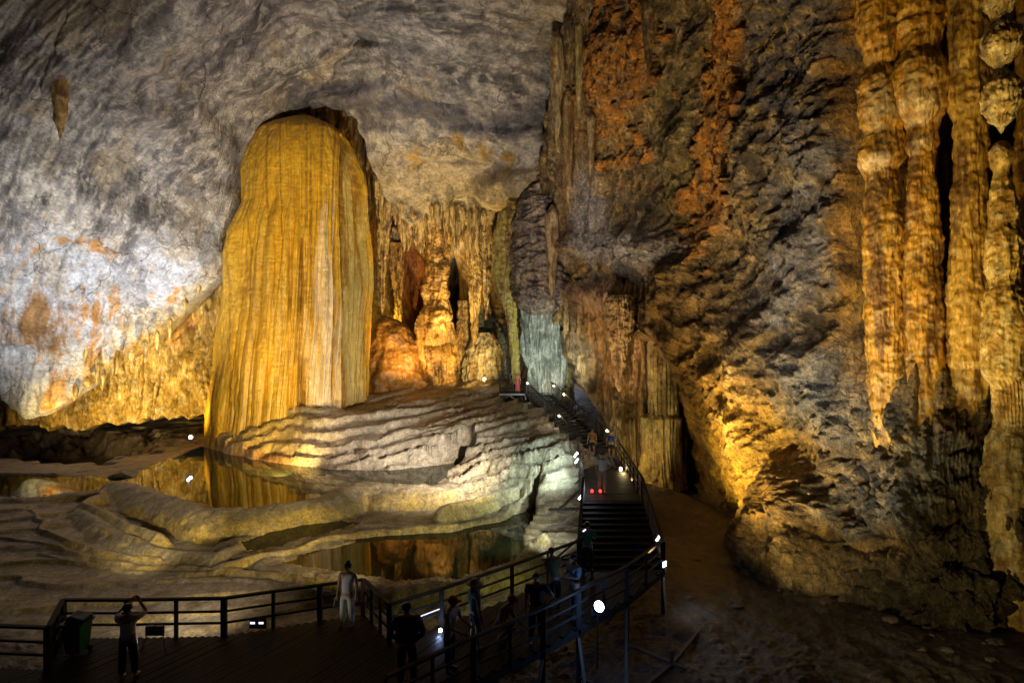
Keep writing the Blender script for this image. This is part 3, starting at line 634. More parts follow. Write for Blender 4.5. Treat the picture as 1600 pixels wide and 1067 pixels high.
# pillars on the right
tag(loft('stone_pillar', [(-220, 1330, 1412), (60, 1342, 1412), (105, 1352, 1400), (125, 1343, 1408), (160, 1339, 1410), (190, 1341, 1411), (206, 1352, 1406), (225, 1348, 1408), (255, 1344, 1410), (272, 1356, 1402), (300, 1352, 1408), (400, 1349, 1410), (520, 1352, 1418), (600, 1356, 1418), (660, 1364, 1410), (705, 1374, 1400), (735, 1384, 1390)], 20.4, .8, 200, 480, ring(401, .11, 1.15), heads(flc(OCH, BRN, PALE, 405), [(1375, 165, 24, 28), (1366, 258, 26, 9)]), M_KNOB),
    'ochre wall pillar nearest the grey rock, with a pale knob halfway up', 'pillar', 'ochre pillars against the right wall')
tag(loft('stone_pillar', [(-220, 1392, 1480), (40, 1398, 1478), (84, 1410, 1462), (95, 1398, 1472), (130, 1394, 1477), (165, 1398, 1474), (186, 1408, 1470), (200, 1422, 1460), (225, 1416, 1466), (240, 1423, 1461), (300, 1418, 1466), (400, 1414, 1470), (520, 1410, 1474), (640, 1412, 1470), (720, 1420, 1464), (780, 1432, 1454), (810, 1440, 1446)], 19.8, .8, 200, 480, ring(421, .12, 1.0), heads(flc(OCH, BRN, PALE, 425), [(1437, 165, 28, 32), (1440, 225, 16, 14)]), M_KNOB),
    'ochre wall pillar with a big rounded head above a narrow waist', 'pillar', 'ochre pillars against the right wall')
tag(loft('stone_pillar', [(-220, 1480, 1550), (60, 1484, 1548), (100, 1484, 1546), (170, 1486, 1545), (180, 1492, 1540), (300, 1488, 1541), (400, 1484, 1543), (470, 1482, 1547), (560, 1482, 1552), (600, 1484, 1546), (640, 1490, 1540), (680, 1496, 1532), (760, 1492, 1540), (960, 1480, 1550)], 19.2, .8, 200, 480, ring(441, .07, 1.6), flc((.52, .31, .045), BRN, PALE, 445), M_KNOB, cap_bot=True),
    'straight ochre wall pillar between the round-headed one and the hanging bulbs', 'pillar', 'ochre pillars against the right wall')
tag(loft('stone_pillar', [(-220, 1598, 1660), (0, 1594, 1650), (80, 1590, 1650), (160, 1594, 1655), (240, 1592, 1650), (500, 1588, 1660), (980, 1590, 1670)], 18.3, .8, 160, 400, ring(461, .08, 1.2), flc(OCH, BRN, TAN, 465), M_KNOB),
    'dark ochre pillar cut off by the right edge of the photo', 'pillar', 'ochre pillars against the right wall')
bulbs = [(-60, 1548, 1580), (0, 1542, 1584), (18, 1552, 1578), (34, 1556, 1574), (44, 1547, 1581), (62, 1540, 1588), (80, 1541, 1588), (98, 1552, 1578), (106, 1559, 1571), (118, 1555, 1575), (132, 1544, 1586), (150, 1540, 1590), (168, 1543, 1588), (188, 1552, 1577), (202, 1561, 1568), (209, 1564, 1565)]
def bd_(P, TH, PY):
    t = TH*9+pn(P, .5, seed=478)*3+PY*.03
    return np.abs(np.sin(t))*.035+ridge(P, .1, .1, .6, 3, 479)*.03+fbm(P, .25, n=3, seed=480)*.06
tag(loft('stalactite', bulbs, 17.6, .95, 176, 260, bd_, flc((.66, .52, .24), (.42, .26, .06), (.8, .72, .5), 485, .3), M_FLOW),
    'pale ribbed stalactite of stacked bulbs hanging at the top right', 'stalactite')
st = [(220, 1562, 1566), (226, 1553, 1574), (240, 1549, 1579), (256, 1551, 1577), (268, 1557, 1572), (275, 1556, 1574), (300, 1550, 1580), (330, 1546, 1588), (350, 1549, 1585), (375, 1544, 1590), (420, 1545, 1591), (440, 1549, 1586), (470, 1541, 1592), (520, 1538, 1598), (585, 1541, 1600), (600, 1554, 1603), (665, 1560, 1604), (680, 1548, 1606), (800, 1540, 1615), (980, 1530, 1630)]
tag(loft('stalagmite', st, 17.9, .95, 200, 520, lambda P, TH, PY: ring(501, .06, .75)(P, TH, PY)+np.abs(np.sin(TH*17))*.05*sm(585, 600, PY)*sm(680, 660, PY), flc((.60, .42, .12), (.34, .19, .04), (.78, .68, .42), 505, .4), M_KNOB),
    'tall stalagmite of stacked pale gold rings under the hanging bulbs', 'stalagmite')
# niche formations
tag(loft('stone_column', [(345, 662, 712), (380, 668, 704), (430, 664, 698), (480, 660, 702), (500, 655, 708), (540, 654, 714), (580, 662, 716), (612, 668, 708)], 53, .8, 200, 300, ring(521, .45, 1.9), flc((.46, .25, .05), BRN, (.55, .36, .12), 525, 1), M_KNOB),
    'knobbly amber column standing in the niche beside the golden column', 'column')
tag(loft('boulder', [(494, 596, 606), (500, 590, 622), (512, 582, 642), (540, 574, 658), (575, 566, 668), (612, 560, 690)], 54, .7, 160, 130, lambda P, TH, PY: fbm(P, 2.5, n=4, seed=541)*.5, flc((.36, .17, .03), (.16, .08, .02), (.40, .22, .05), 545, 1.2), M_KNOB, cap_top=True),
    'smooth brown orange boulder at the foot of the niche', 'boulder')
tag(loft('stone_column', [(318, 795, 822), (335, 780, 824), (360, 772, 820), (400, 769, 808), (440, 770, 802), (455, 774, 803), (470, 782, 806), (490, 790, 808), (540, 796, 810), (600, 800, 812)], 46, .8, 200, 260, fl(561, .16, .6, .06, 9), flc((.42, .30, .06), BRN, (.5, .38, .12), 565), M_COLM),
    'smooth dull gold pendant left of the dark knobbly rock', 'flowstone')
tag(loft('hanging_rock', [(280, 838, 870), (310, 820, 880), (350, 808, 888), (400, 804, 885), (440, 802, 884), (462, 806, 884), (480, 815, 878), (492, 830, 860)], 44.5, .8, 220, 220, lambda P, TH, PY: ridge(P, 1.3, 1.3, .9, 4, 581)*.55, flc((.20, .155, .125), (.05, .04, .045), (.48, .33, .17), 585, .8), M_FLOW, cap_bot=True),
    'dark knobbly rock mass hanging over the grey fluted column', 'rock')
tag(loft('stone_column', [(458, 815, 878), (466, 812, 884), (475, 812, 884), (540, 814, 882), (590, 824, 880), (625, 830, 876)], 46, .8, 320, 200, lambda P, TH, PY: billow(P, .7, .7, 16, 3, 601)*.55+fbm(P, 1, n=3, seed=604)*.12, flc((.33, .33, .28), (.16, .15, .12), (.5, .5, .42), 605, .4), M_FLOW, cap_top=True),
    'grey green fluted column standing behind the stair top', 'column')
tag(loft('stone_column', [(480, 866, 892), (540, 876, 900), (600, 868, 895), (640, 870, 900)], 49, .8, 120, 160, ring(611, .2, 1.2), flc((.40, .28, .10), BRN, (.5, .4, .2), 615, .6), M_KNOB),
    'rough golden pillar just right of the grey fluted column', 'pillar')
# hanging mass right of the stairs (a wall sheet with a ragged foot)
hl = curve([(872, 500), (885, 545), (905, 590), (925, 630), (945, 645), (955, 700), (975, 745), (1062, 750), (1075, 750)])
PX, PY = gridxy(862, 1074, 230, lambda p: 425+pn(np.stack([p/30, p*0, p*0], -1), 1)*14, lambda p: hl(p)+pn(np.stack([p/9, p*0, p*0], -1), 1)*6, 300)
md = RBF([(870, 420, 47), (870, 500, 43), (960, 420, 42), (960, 520, 38), (1060, 420, 40), (1060, 470, 37), (960, 460, 38.8), (1060, 600, 36.5), (960, 700, 36), (1060, 740, 35), (900, 580, 41)], 100)
def mdisp(P, X, Y):
    d = drape(P, 623, .85, .55)+fbm(P, 1.5, n=3, seed=631)*.2
    d += blob(X, Y, 970, 455, 110, 26, 0, 0, .5)*.8-np.exp(-((X-1005)/7)**2)*.9*sm(480, 520, Y)-np.exp(-((X-935)/8)**2)*.6*sm(480, 520, Y)
    return d
def mcol(P, X, Y, d):
    C = flc((.40, .24, .085), (.15, .09, .04), (.50, .36, .2), 641, .8)(P, X, Y, d)
    C = mixc(C, (.62, .40, .26), blob(X, Y, 965, 455, 100, 28, 0, d*.3, .5)*.8)
    return mixc(C, (.26, .2, .1), sm(600, 680, Y)*.7)
tag(relief('cave_wall', PX, PY, md(PX, PY), mdisp, mcol, M_FLOW, roll_bottom=5, roll_left=4, roll_right=3, up=.1), kind='structure')
tag(loft('stalactite', [(462, 950, 988), (474, 944, 992), (490, 945, 992), (520, 950, 988), (560, 956, 980), (600, 962, 974), (612, 966, 970)], 36.6, .9, 200, 200, fl(651, .12, .35, .05, 7), flc((.42, .29, .12), (.2, .12, .05), (.55, .42, .24), 655, .5), M_FLOW, cap_top=True),
    'thick round-topped stalactite tapering down beside the stairs', 'stalactite')
tag(loft('stone_column', [(496, 1030, 1040), (502, 1020, 1048), (520, 1014, 1053), (560, 1012, 1058), (600, 1014, 1060), (645, 1014, 1060), (648, 1004, 1062), (652, 1002, 1064), (700, 1002, 1064), (738, 996, 1066), (760, 985, 1075)], 34.8, .8, 300, 300, lambda P, TH, PY: billow(P, .42, .42, 12, 3, 661)*.22+fbm(P, .5, n=3, seed=667)*.06-.15*np.exp(-((PY-648)/3)**2), flc((.36, .27, .10), (.2, .13, .05), (.46, .38, .17), 665, .5), M_FLOW, cap_top=True),
    'slender fluted column on a broad block beside the dark passage', 'column')
tag(loft('flowstone_arch', [(452, 1015, 1035), (470, 1008, 1052), (500, 1012, 1064), (540, 1030, 1070), (560, 1045, 1072), (600, 1058, 1070)], 35.8, .6, 160, 160, fl(671, .12, .5, .08, 4), flc((.42, .22, .07), (.2, .1, .03), (.5, .33, .14), 675, .5), M_FLOW, cap_top=True),
    'curved brown flowstone shoulder over the slender fluted column', 'flowstone')
# hanging curtains and columns of the niche
for i, (rws, D, lab, c) in enumerate([
  ([(250, 585, 606), (300, 584, 610), (380, 590, 606), (470, 594, 602), (500, 597, 600)], 54, 'long gold curtain touching the right side of the golden column', (.48, .33, .09)),
  ([(380, 610, 634), (420, 612, 632), (470, 616, 628), (505, 614, 632)], 57, 'short amber column inside the hollow of the niche', (.5, .26, .05)),
  ([(300, 715, 752), (350, 722, 756), (420, 728, 752), (480, 734, 750), (540, 738, 744)], 54, 'broad gold curtain hanging right of the knobbly amber column', (.48, .3, .08)),
  ([(300, 752, 772), (380, 752, 770), (450, 754, 766), (500, 757, 762)], 52.5, 'narrow pale gold curtain left of the dull gold pendant', (.5, .36, .14)),
  ([(470, 716, 730), (520, 714, 732), (600, 708, 738)], 55, 'stubby brown stalagmite under the broad gold curtain', (.3, .18, .06)),
  ([(520, 742, 770), (545, 730, 785), (580, 722, 795), (612, 718, 800)], 54.5, 'pale cascade of flowstone at the back of the terraces', (.42, .38, .24))]):
    tag(loft('flowstone_curtain', rws, D, .6, 140, 180, lambda P, TH, PY: billow(P, .6, .6, 7, 3, 800+i*7)*.4+fbm(P, .4, .4, .6, 3, 803+i*7)*.12, flc(c, BRN, PALE, 805+i*7, .5), M_FLOW, cap_top=True), lab, 'flowstone')
for i, (x, y0, y1, w_, D, lab) in enumerate([(643, 232, 262, 9, 49.5, 'left tooth of the small yellow cluster on the ceiling right of the golden column'), (652, 234, 268, 9, 49.5, 'middle tooth of the small yellow cluster on the ceiling right of the golden column'), (661, 232, 258, 8, 49.5, 'right tooth of the small yellow cluster on the ceiling right of the golden column'), (720, 206, 238, 8, 46.5, 'tiny lone yellow stalactite on the grey ceiling right of the yellow cluster')]):
    rws = [(y0, x-w_*.7, x+w_*.7), (y0+(y1-y0)*.5, x-w_*.4, x+w_*.4), (y1, x-.4, x+.4)]
    tag(loft('stalactite', rws, D, .8, 40, 50, lambda P, TH, PY: ridge(P, .3, .3, 2, 2, 900+i)*.12, flc((.5, .33, .06), BRN, PALE, 905+i, .4), M_FLOW), lab, 'stalactite')
# stalactites
def stal(cx, y0, y1, w_, D, lab, c=OCH, grp=None, seed=0):
    rws = [(y0-w_*.5, cx-.5, cx+.5), (y0+w_*.25, cx-w_*.42, cx+w_*.40), (y0+(y1-y0)*.35, cx-w_*.38, cx+w_*.42), (y0+(y1-y0)*.7, cx-w_*.22, cx+w_*.2), (y1, cx-.4, cx+.4)]
    o = loft('stalactite', rws, D, .8, 40, 60, lambda P, TH, PY: ridge(P, .4, .4, 2.2, 2, 700+seed)*w_/F*D*.22, flc(c, BRN, PALE, 705+seed, .4), M_FLOW)
    return tag(o, lab, 'stalactite', grp)
stal(94, 112, 220, 26, 34.4, 'lone brown stalactite hanging from the upper left ceiling', (.46, .27, .08), None, 1)
for i, (x, y0, y1, w_) in enumerate([(606, 300, 372, 12), (618, 318, 352, 8), (628, 335, 378, 12), (638, 345, 392, 10), (650, 340, 385, 12), (661, 335, 398, 12), (672, 335, 380, 10), (684, 330, 402, 14), (697, 330, 372, 10), (709, 330, 395, 12), (722, 335, 380, 10), (734, 338, 425, 15), (746, 335, 400, 12), (757, 335, 390, 10)]):
    stal(x, y0-14, y1, w_*1.5, 52.2+(i % 3)*.8, 'pale gold stalactite in the fringe hanging over the niche', (.5, .33, .11), 'fringe of stalactites over the niche', 10+i)
rs = random.Random(3)
for i in range(22):
    x = 598+i*8.2+rs.uniform(-3, 3); y0 = float(low(x))-6
    stal(x, y0, y0+rs.uniform(18, 75), rs.uniform(6, 13), 50.2+rs.uniform(0, 1.5), 'pale gold stalactite in the fringe hanging over the niche', (.54, .36, .12), 'fringe of stalactites over the niche', 80+i)
for i in range(10):
    x = 120+i*21+rs.uniform(-6, 6); y0 = float(low(x))-5
    stal(x, y0, y0+rs.uniform(14, 34), rs.uniform(6, 11), 44.6+max(0, (x-150))*.012, 'small ochre stalactite on the lip of the lower left wall', (.5, .32, .08), 'small stalactites on the left wall lip', 120+i)
for i, (x, y0, y1, w_) in enumerate([(133, 540, 572, 9), (152, 560, 600, 10), (88, 590, 622, 9), (175, 560, 590, 8)]):
    stal(x, y0, y1, w_*.8, 44.3, 'small ochre stalactite on the lip of the lower left wall', (.5, .32, .08), 'small stalactites on the left wall lip', 40+i)
for i, (x, y0, y1, w_, D) in enumerate([(870, 60, 230, 22, 37.0), (888, 150, 330, 16, 38.5), (905, 40, 200, 14, 35.5), (923, 180, 300, 12, 36.5), (1013, 0, 130, 20, 30.5), (862, 330, 470, 20, 42)]):
    stal(x, y0, y1, w_, D, ['tan rib of stone at the top left corner of the right wall', 'long brown rib hanging beside the ceiling edge', 'short olive rib high on the right wall', 'thin rib left of the orange drapes', 'dark rib right of the orange drapes', 'pale rib over the grey fluted column'][i], [(.34, .26, .14), (.30, .2, .1), (.3, .24, .1), (.3, .22, .12), (.12, .09, .06), (.42, .3, .18)][i], 'ribs of stone hanging on the right wall', 60+i)
#OBJECTS
# ================================================================== OBJECTS
M_WOOD = mat('dark_wet_wood', (.022, .017, .013), .75, noise=.5, ns=14)
M_DECK = mat('deck_timber', (.013, .011, .010), .6, noise=.45, ns=5)
M_STEP = mat('darkened_step_timber', (.006, .005, .005), .8, noise=.5, ns=5)  # timber darkened in colour so treads blend into the shaded risers
for _m in (M_STEP, M_DECK): _m.node_tree.nodes['Principled BSDF'].inputs['Specular IOR Level'].default_value = .12
M_BRN = mat('reddish_post_wood', (.085, .04, .02), .6)
M_STEEL = mat('dull_grey_steel', (.16, .16, .16), .5, .4)
M_BLK = mat('black_metal', (.012, .012, .014), .45, .3)
def lens(name, c, s): return mat(name, c, .3, emit=c, es=s)
L_WHITE = lens('lit_white_lens', (.8, .9, 1), 14); L_DIM = lens('dim_lens', (.75, .75, 1), 1.6); L_WARM = lens('lit_warm_bulb', (1, .8, .5), 16); L_RED = lens('lit_red_lamp', (1, .03, .02), 5); L_PH = lens('lit_phone_screen', (.7, .7, 1), 2.5)
class MB:
    def __init__(s): s.v = []; s.f = []
    def hull(s, ring0, ring1):
        n = len(ring0); k = len(s.v); s.v += [tuple(p) for p in ring0]+[tuple(p) for p in ring1]
        for i in range(n): j = (i+1) % n; s.f.append((k+i, k+j, k+n+j, k+n+i))
        s.f.append(tuple(range(k+n-1, k-1, -1))); s.f.append(tuple(range(k+n, k+2*n))); return s
    def bar(s, a, b, w_, h=None, n=4):       # bar from a to b, w wide (sideways), h high
        h = h or w_; a = Vector(a); b = Vector(b); d = (b-a).normalized()
        up = Vector((0, 0, 1)) if abs(d.z) < .9 else Vector((0, 1, 0))
        sx = d.cross(up).normalized(); uy = sx.cross(d).normalized()
        if n == 4: off = [sx*w_/2*i+uy*h/2*j for i, j in ((-1, -1), (1, -1), (1, 1), (-1, 1))]
        else: off = [sx*w_/2*math.cos(t)+uy*h/2*math.sin(t) for t in [2*math.pi*i/n for i in range(n)]]
        return s.hull([a+o for o in off], [b+o for o in off])
    def lathe(s, c, prof, n=16, ax=(0, 0, 1)):
        q = Vector((0, 0, 1)).rotation_difference(Vector(ax)); k = len(s.v); c = Vector(c)
        for r, z in prof:
            for i in range(n):
                t = 2*math.pi*i/n; s.v.append(tuple(c+q@Vector((r*math.cos(t), r*math.sin(t), z))))
        for a in range(len(prof)-1):
            for i in range(n):
                j = (i+1) % n; s.f.append((k+a*n+i, k+a*n+j, k+(a+1)*n+j, k+(a+1)*n+i))
        s.f.append(tuple(k+i for i in range(n-1, -1, -1))); s.f.append(tuple(k+(len(prof)-1)*n+i for i in range(n))); return s
    def build(s, name, m, parent=None, smooth=False, bevel=0):
        me = bpy.data.meshes.new(name); me.from_pydata(s.v, [], s.f); me.materials.append(m); me.update()
        if smooth: me.polygons.foreach_set('use_smooth', [True]*len(me.polygons))
        o = bpy.data.objects.new(name, me); COL.objects.link(o)
        if parent:
            o.parent = parent; o.location = -Vector(parent.location) if parent.type == 'EMPTY' and parent.parent is None and not parent.get('localspace') else (0, 0, 0)
        if bevel:
            b = o.modifiers.new('bevel', 'BEVEL'); b.width = bevel; b.segments = 2
        return o
def empty(name, loc, label=None, cat=None, group=None, local=False, rz=0):
    o = bpy.data.objects.new(name, None); COL.objects.link(o); o.location = loc; o.rotation_euler = (0, 0, rz); o.empty_display_size = .1
    if local: o['localspace'] = 1
    return tag(o, label, cat, group)
def V(*a): return Vector(a)
# ---- decks
def slab(pts, z, t=.07):
    m = MB(); m.hull([(x, y, z-t) for x, y in pts], [(x, y, z) for x, y in pts]); return m
def planks(poly, z, ang, wd=.145, gap=.012, t=.045):
    """boards laid across a polygon (convex pieces by scan), one mesh"""
    m = MB(); ca, sa = math.cos(ang), math.sin(ang); q = [(x*ca+y*sa, -x*sa+y*ca) for x, y in poly]
    v0 = min(p[1] for p in q); v1 = max(p[1] for p in q); v = v0; r = random.Random(5)
    while v < v1:
        vc = v+wd/2; xs = []
        for i in range(len(q)):
            a = q[i]; b = q[(i+1) % len(q)]
            if (a[1] > vc) != (b[1] > vc): xs.append(a[0]+(b[0]-a[0])*(vc-a[1])/(b[1]-a[1]))
        xs.sort()
        for i in range(0, len(xs)-1, 2):
            zz = z+r.uniform(-.004, .004); R = [(xs[i], v), (xs[i+1], v), (xs[i+1], v+wd-gap), (xs[i], v+wd-gap)]
            R = [(a*ca-b*sa, a*sa+b*ca) for a, b in R]; m.hull([(a, b, zz-t) for a, b in R], [(a, b, zz) for a, b in R])
        v += wd
    return m
DZ = 1.0
def g2(px, py, z=DZ): p = G(px, py, z); return (p[0], p[1])
back = [g2(-60, 1040), g2(75, 1046), g2(98, 996), g2(200, 996), g2(350, 993), g2(500, 969), g2(568, 959), g2(609, 1004), g2(690, 976), g2(800, 933), g2(905, 889)]
front = [(5.02, 18.5), g2(979, 936), g2(904, 979), g2(848, 1011), g2(740, 1063), (-2.4, 10.6), (-3.2, 9.6), (-14, 9.6)]
dk = empty('viewing_platform', (0, 14, DZ), 'dark timber viewing platform across the bottom of the photo, full of visitors', 'platform')
planks(back+front, DZ, math.radians(62)).build('deck_boards', M_DECK, dk)
for pts in (back, front[:6]):
    for a, b in zip(pts[:-1], pts[1:]): MB().bar((a[0], a[1], DZ-.13), (b[0], b[1], DZ-.13), .07, .17).build('edge_beam', M_WOOD, dk)
fr = front[:6]
gz = -.75
def lerp2(a, b, t): return (a[0]+(b[0]-a[0])*t, a[1]+(b[1]-a[1])*t)
foot = []
for a, b in zip(fr[:-1], fr[1:]):
    foot.append(a)
for a in foot:
    MB().bar((a[0], a[1], gz-.5), (a[0], a[1], DZ-.05), .12).build('support_post', M_WOOD, dk)
M_BEAM = mat('weathered_beam', (.12, .10, .07), .7)
off = lambda p, k=1.4: (p[0]+k*.75, p[1]-k*.65)
for a, b in zip(foot[:-1], foot[1:]):
    o1, o2 = off(a), off(b)
    MB().bar((o1[0], o1[1], gz+.35), (o2[0], o2[1], gz+.35), .09, .09).build('ground_beam', M_BEAM, dk)
    MB().bar((a[0], a[1], DZ-.25), (o2[0], o2[1], gz+.25), .07).build('brace', M_BEAM, dk)
    MB().bar((o2[0], o2[1], gz-.4), (o2[0], o2[1], gz+.75), .09).build('support_post', M_BEAM, dk)
    MB().bar((b[0], b[1], gz+.45), (o2[0]+.3, o2[1]-.3, gz+.40), .07).build('cross_beam', M_BEAM, dk)
# boardwalk: steps then flat
bw = empty('boardwalk', (4, 24, DZ), 'dark plank boardwalk climbing by wide steps towards the staircase', 'boardwalk')
def bwx(Y):
    return float(np.interp(Y, [18.2, 23, 34.6], [2.15, 2.96, 4.02])), float(np.interp(Y, [18.2, 23, 34.6], [4.98, 5.4, 6.5]))
def bwz(Y):
    if Y < 18.6: return DZ
    return min(2.1, DZ+(int((Y-18.6)/.41)+1)*1.1/11)
Ys = [18.6+i*.41 for i in range(12)]
for i in range(11):
    y0, y1 = Ys[i], Ys[i+1]; a0, b0 = bwx(y0); a1, b1 = bwx(y1); z = DZ+(i+1)*1.1/11
    planks([(a0, y0), (b0, y0), (b1, y1+.03), (a1, y1+.03)], z, 0, .125).build('tread', M_STEP, bw)
    MB().bar((a0, y0+.02, z-.10), (b0, y0+.02, z-.10), .03, .10).build('riser', M_STEP, bw)
y0 = Ys[11]; a0, b0 = bwx(y0); a1, b1 = bwx(35)
planks([(a0, y0), (b0, y0), (b1, 35), (a1, 35)], 2.1, 0, .16).build('deck_boards', M_DECK, bw)
for s in (0, 1):
    MB().bar((bwx(18.6)[s], 18.6, .85), (bwx(y0)[s], y0, 1.95), .08, .2).build('edge_beam', M_WOOD, bw)
    MB().bar((bwx(y0)[s], y0, 1.95), (bwx(35)[s], 35, 1.95), .08, .2).build('edge_beam', M_WOOD, bw)
    for Y in (21, 23.5, 26, 28.5, 31, 34):
        x = bwx(Y)[s]; MB().bar((x, Y, -.5), (x, Y, bwz(Y)-.1), .1).build('support_post', M_WOOD, bw)
        if s == 0: MB().bar((x, Y, bwz(Y)-.3), (x-1.1, Y-.1, bwz(Y)-1.2), .06).build('brace', M_WOOD, bw)
        if s == 0: MB().bar((x, Y, bwz(Y)-1.15), (x-1.5, Y-.1, bwz(Y)-1.15), .07).build('cross_beam', M_WOOD, bw)
# ---- railings
def railing(pts, label, h=.95, rails=(.95, .62, .33), sp=1.35, brown=(), last=True, name='railing'):
    c = pts[0]; r = empty(name, c, label, 'railing', 'timber railings of the walkway')
    k = 0
    for si, (a, b) in enumerate(zip(pts[:-1], pts[1:])):
        a = Vector(a); b = Vector(b); n = max(1, round((b-a).length/sp))
        for i in range(n+(1 if last and si == len(pts)-2 else 0)):
            p = a+(b-a)*i/n; w_ = .12 if i == 0 else .075
            MB().bar(p-V(0, 0, .15), p+V(0, 0, h-.02), w_).build('post', M_BRN if k in brown else M_WOOD, r); k += 1
        for q in rails:
            MB().bar(a+V(0, 0, q), b+V(0, 0, q), .1 if q == rails[0] else .045, .06 if q == rails[0] else .05).build('top_rail' if q == rails[0] else 'mid_rail', M_WOOD, r)
    return r
def g3(px, py, z=DZ): return G(px, py, z)
railing([g3(-60, 1040), g3(75, 1046)], 'short railing at the lower left corner of the platform', sp=3)
railing([g3(75, 1046), g3(98, 996)], 'stub of railing seen end on beside the green bin', sp=.6)
railing([g3(98, 996), g3(200, 996), g3(350, 993), g3(500, 969), g3(568, 959)], 'long curved railing behind the green bin and the woman in white', brown=(), sp=1.3)
railing([g3(568, 959), g3(609, 1004)], 'railing running towards the camera right of the woman in white', brown=(0,), sp=.7)
railing([g3(609, 1004), g3(690, 976), g3(800, 933), g3(905, 889)], 'railing in front of the lower pool, behind the group of visitors', brown=(4,), sp=1.6)
railing([(2.2, 18.4, DZ), (2.96, 23.1, 2.1), (4.02, 34.6, 2.1)], 'left railing of the boardwalk beside the lit cascade', sp=1.7)
railing([(5.0, 18.5, DZ), (5.4, 23.1, 2.1), (6.5, 34.6, 2.1)], 'right railing of the boardwalk beside the sandy floor', sp=1.5)
railing([(5.02, 18.5, DZ), g3(979, 936), g3(904, 979), g3(848, 1011), g3(740, 1063), (-2.4, 10.6, DZ)], 'near railing of the platform beside the round floodlight', sp=1.3)
# ---- staircase
st_ = empty('staircase', (5.4, 34.6, 2.1), 'long lamp lit staircase with balusters up to the landing', 'staircase')
A = [(4.3, 34.8, 2.1), (6.5, 35.0, 2.1)]; B = [(1.15, 44.6, 5.2), (3.0, 45.6, 5.2)]
NT = 20
for i in range(NT):
    t = i/NT; t1 = (i+1)/NT; p = [lerp2(A[0], B[0], t), lerp2(A[1], B[1], t), lerp2(A[1], B[1], t1), lerp2(A[0], B[0], t1)]; z = 2.1+3.1*t1
    slab(p, z, .05).build('tread', M_DECK, st_)
for s in (0, 1):
    a, b = Vector(A[s]), Vector(B[s]); MB().bar(a-V(0, 0, .1), b-V(0, 0, .1), .07, .25).build('stringer', M_WOOD, st_)
    MB().bar(a+V(0, 0, 1), b+V(0, 0, 1), .09, .07).build('handrail', M_WOOD, st_); MB().bar(a+V(0, 0, .15), b+V(0, 0, .15), .05).build('bottom_rail', M_WOOD, st_)
    for i in range(31):
        p = a+(b-a)*i/30; MB().bar(p, p+V(0, 0, 1.0), .10 if i % 6 == 0 else .035).build('baluster', M_WOOD, st_)
for i in (6, 12, 18):
    for s in (0, 1):
        p = Vector(A[s])+(Vector(B[s])-Vector(A[s]))*i/20; MB().bar(p-V(0, 0, 2.2), p-V(0, 0, .1), .07).build('support_post', M_STEEL, st_)
ld = empty('landing', (1, 46, 5.2), 'small steel framed landing at the top of the staircase', 'platform')
lp = [(-1.05, 45.2), (3.1, 45.2), (3.1, 47.6), (-1.05, 47.6)]
slab(lp, 5.2, .08).build('deck_boards', M_DECK, ld)
MB().bar((-1.05, 45.15, 5.08), (3.1, 45.15, 5.08), .08, .14).build('edge_beam', M_STEEL, ld)
MB().bar((1.1, 45.15, 5.0), (1.1, 45.15, 3.0), .1).build('support_post', M_STEEL, ld); MB().bar((-.2, 45.15, 5.0), (1.1, 45.15, 4.1), .08).build('brace', M_STEEL, ld); MB().bar((1.1, 45.15, 4.15), (2.3, 45.0, 4.6), .08).build('brace', M_STEEL, ld)
railing([(-1.0, 45.3, 5.2), (-1.0, 47.4, 5.2), (3.0, 47.4, 5.2)], 'railing round the landing at the top of the stairs', sp=.9)
# ---- lamps
def flood(pos, aim, r, label, lm=None, square=False, pole=1.0, watts=0, col=COOL, ang=100, group=None):
    pos = Vector(pos); d = (Vector(aim)-pos).normalized(); o = empty('floodlight', pos-V(0, 0, pole), label, 'floodlight', group)
    m = MB(); n = 4 if square else 20
    m.lathe(pos-d*.16, [(r*.55, 0), (r*.95, .05), (r*1.08, .14), (r*1.08, .165), (r*.98, .165)], n, d); m.build('housing', M_BLK, o)
    MB().lathe(pos, [(r*.94, 0), (r*.9, .012)], n, d).build('lens', lm or L_WHITE, o)
    MB().bar(pos-d*.09-V(0, 0, pole), pos-d*.09-V(0, 0, r*.8), .04, n=8).build('pole', M_BLK, o)
    sx = d.cross(V(0, 0, 1)).normalized()
    b = MB(); b.bar(pos-d*.08-sx*r*1.15-V(0, 0, r*1.1), pos-d*.08+sx*r*1.15-V(0, 0, r*1.1), .03); b.bar(pos-d*.08-sx*r*1.15-V(0, 0, r*1.1), pos-d*.08-sx*r*1.15, .03); b.bar(pos-d*.08+sx*r*1.15-V(0, 0, r*1.1), pos-d*.08+sx*r*1.15, .03); b.build('bracket', M_BLK, o)
    if watts: spot(pos+d*.05, pos+d*5, watts, col, ang)
    return o
p = W(936, 947, 14.4); flood(p, (4.2, 10, 5), .15, 'round lit floodlight shining towards the camera beside the near railing', pole=1.6)
point((p[0], p[1]-.5, p[2]+.1), 30, (.2, .45, 1)); point((p[0]-.5, p[1]+.7, p[2]+.5), 22, (.25, .5, 1))  # added blue spill lights on the deck and beams around the floodlight
p = W(1038, 881, 18.2); flood(p, (8.5, 13, .8), .13, 'square lit floodlight under the corner post of the boardwalk', square=True, pole=1.1, watts=60)
p = W(298, 683, 40); flood(p, (-18, 26, 6), .14, 'small white floodlight on the shore left of the golden column', pole=.5)
point((p[0], p[1]-.3, p[2]+.1), 40, COOL)
p = W(757, 592, 49); flood(p, (0, 40, 7), .12, 'small spotlight on the terraces left of the landing', pole=.4); point((p[0], p[1]-.4, p[2]+.3), 20, NEU)
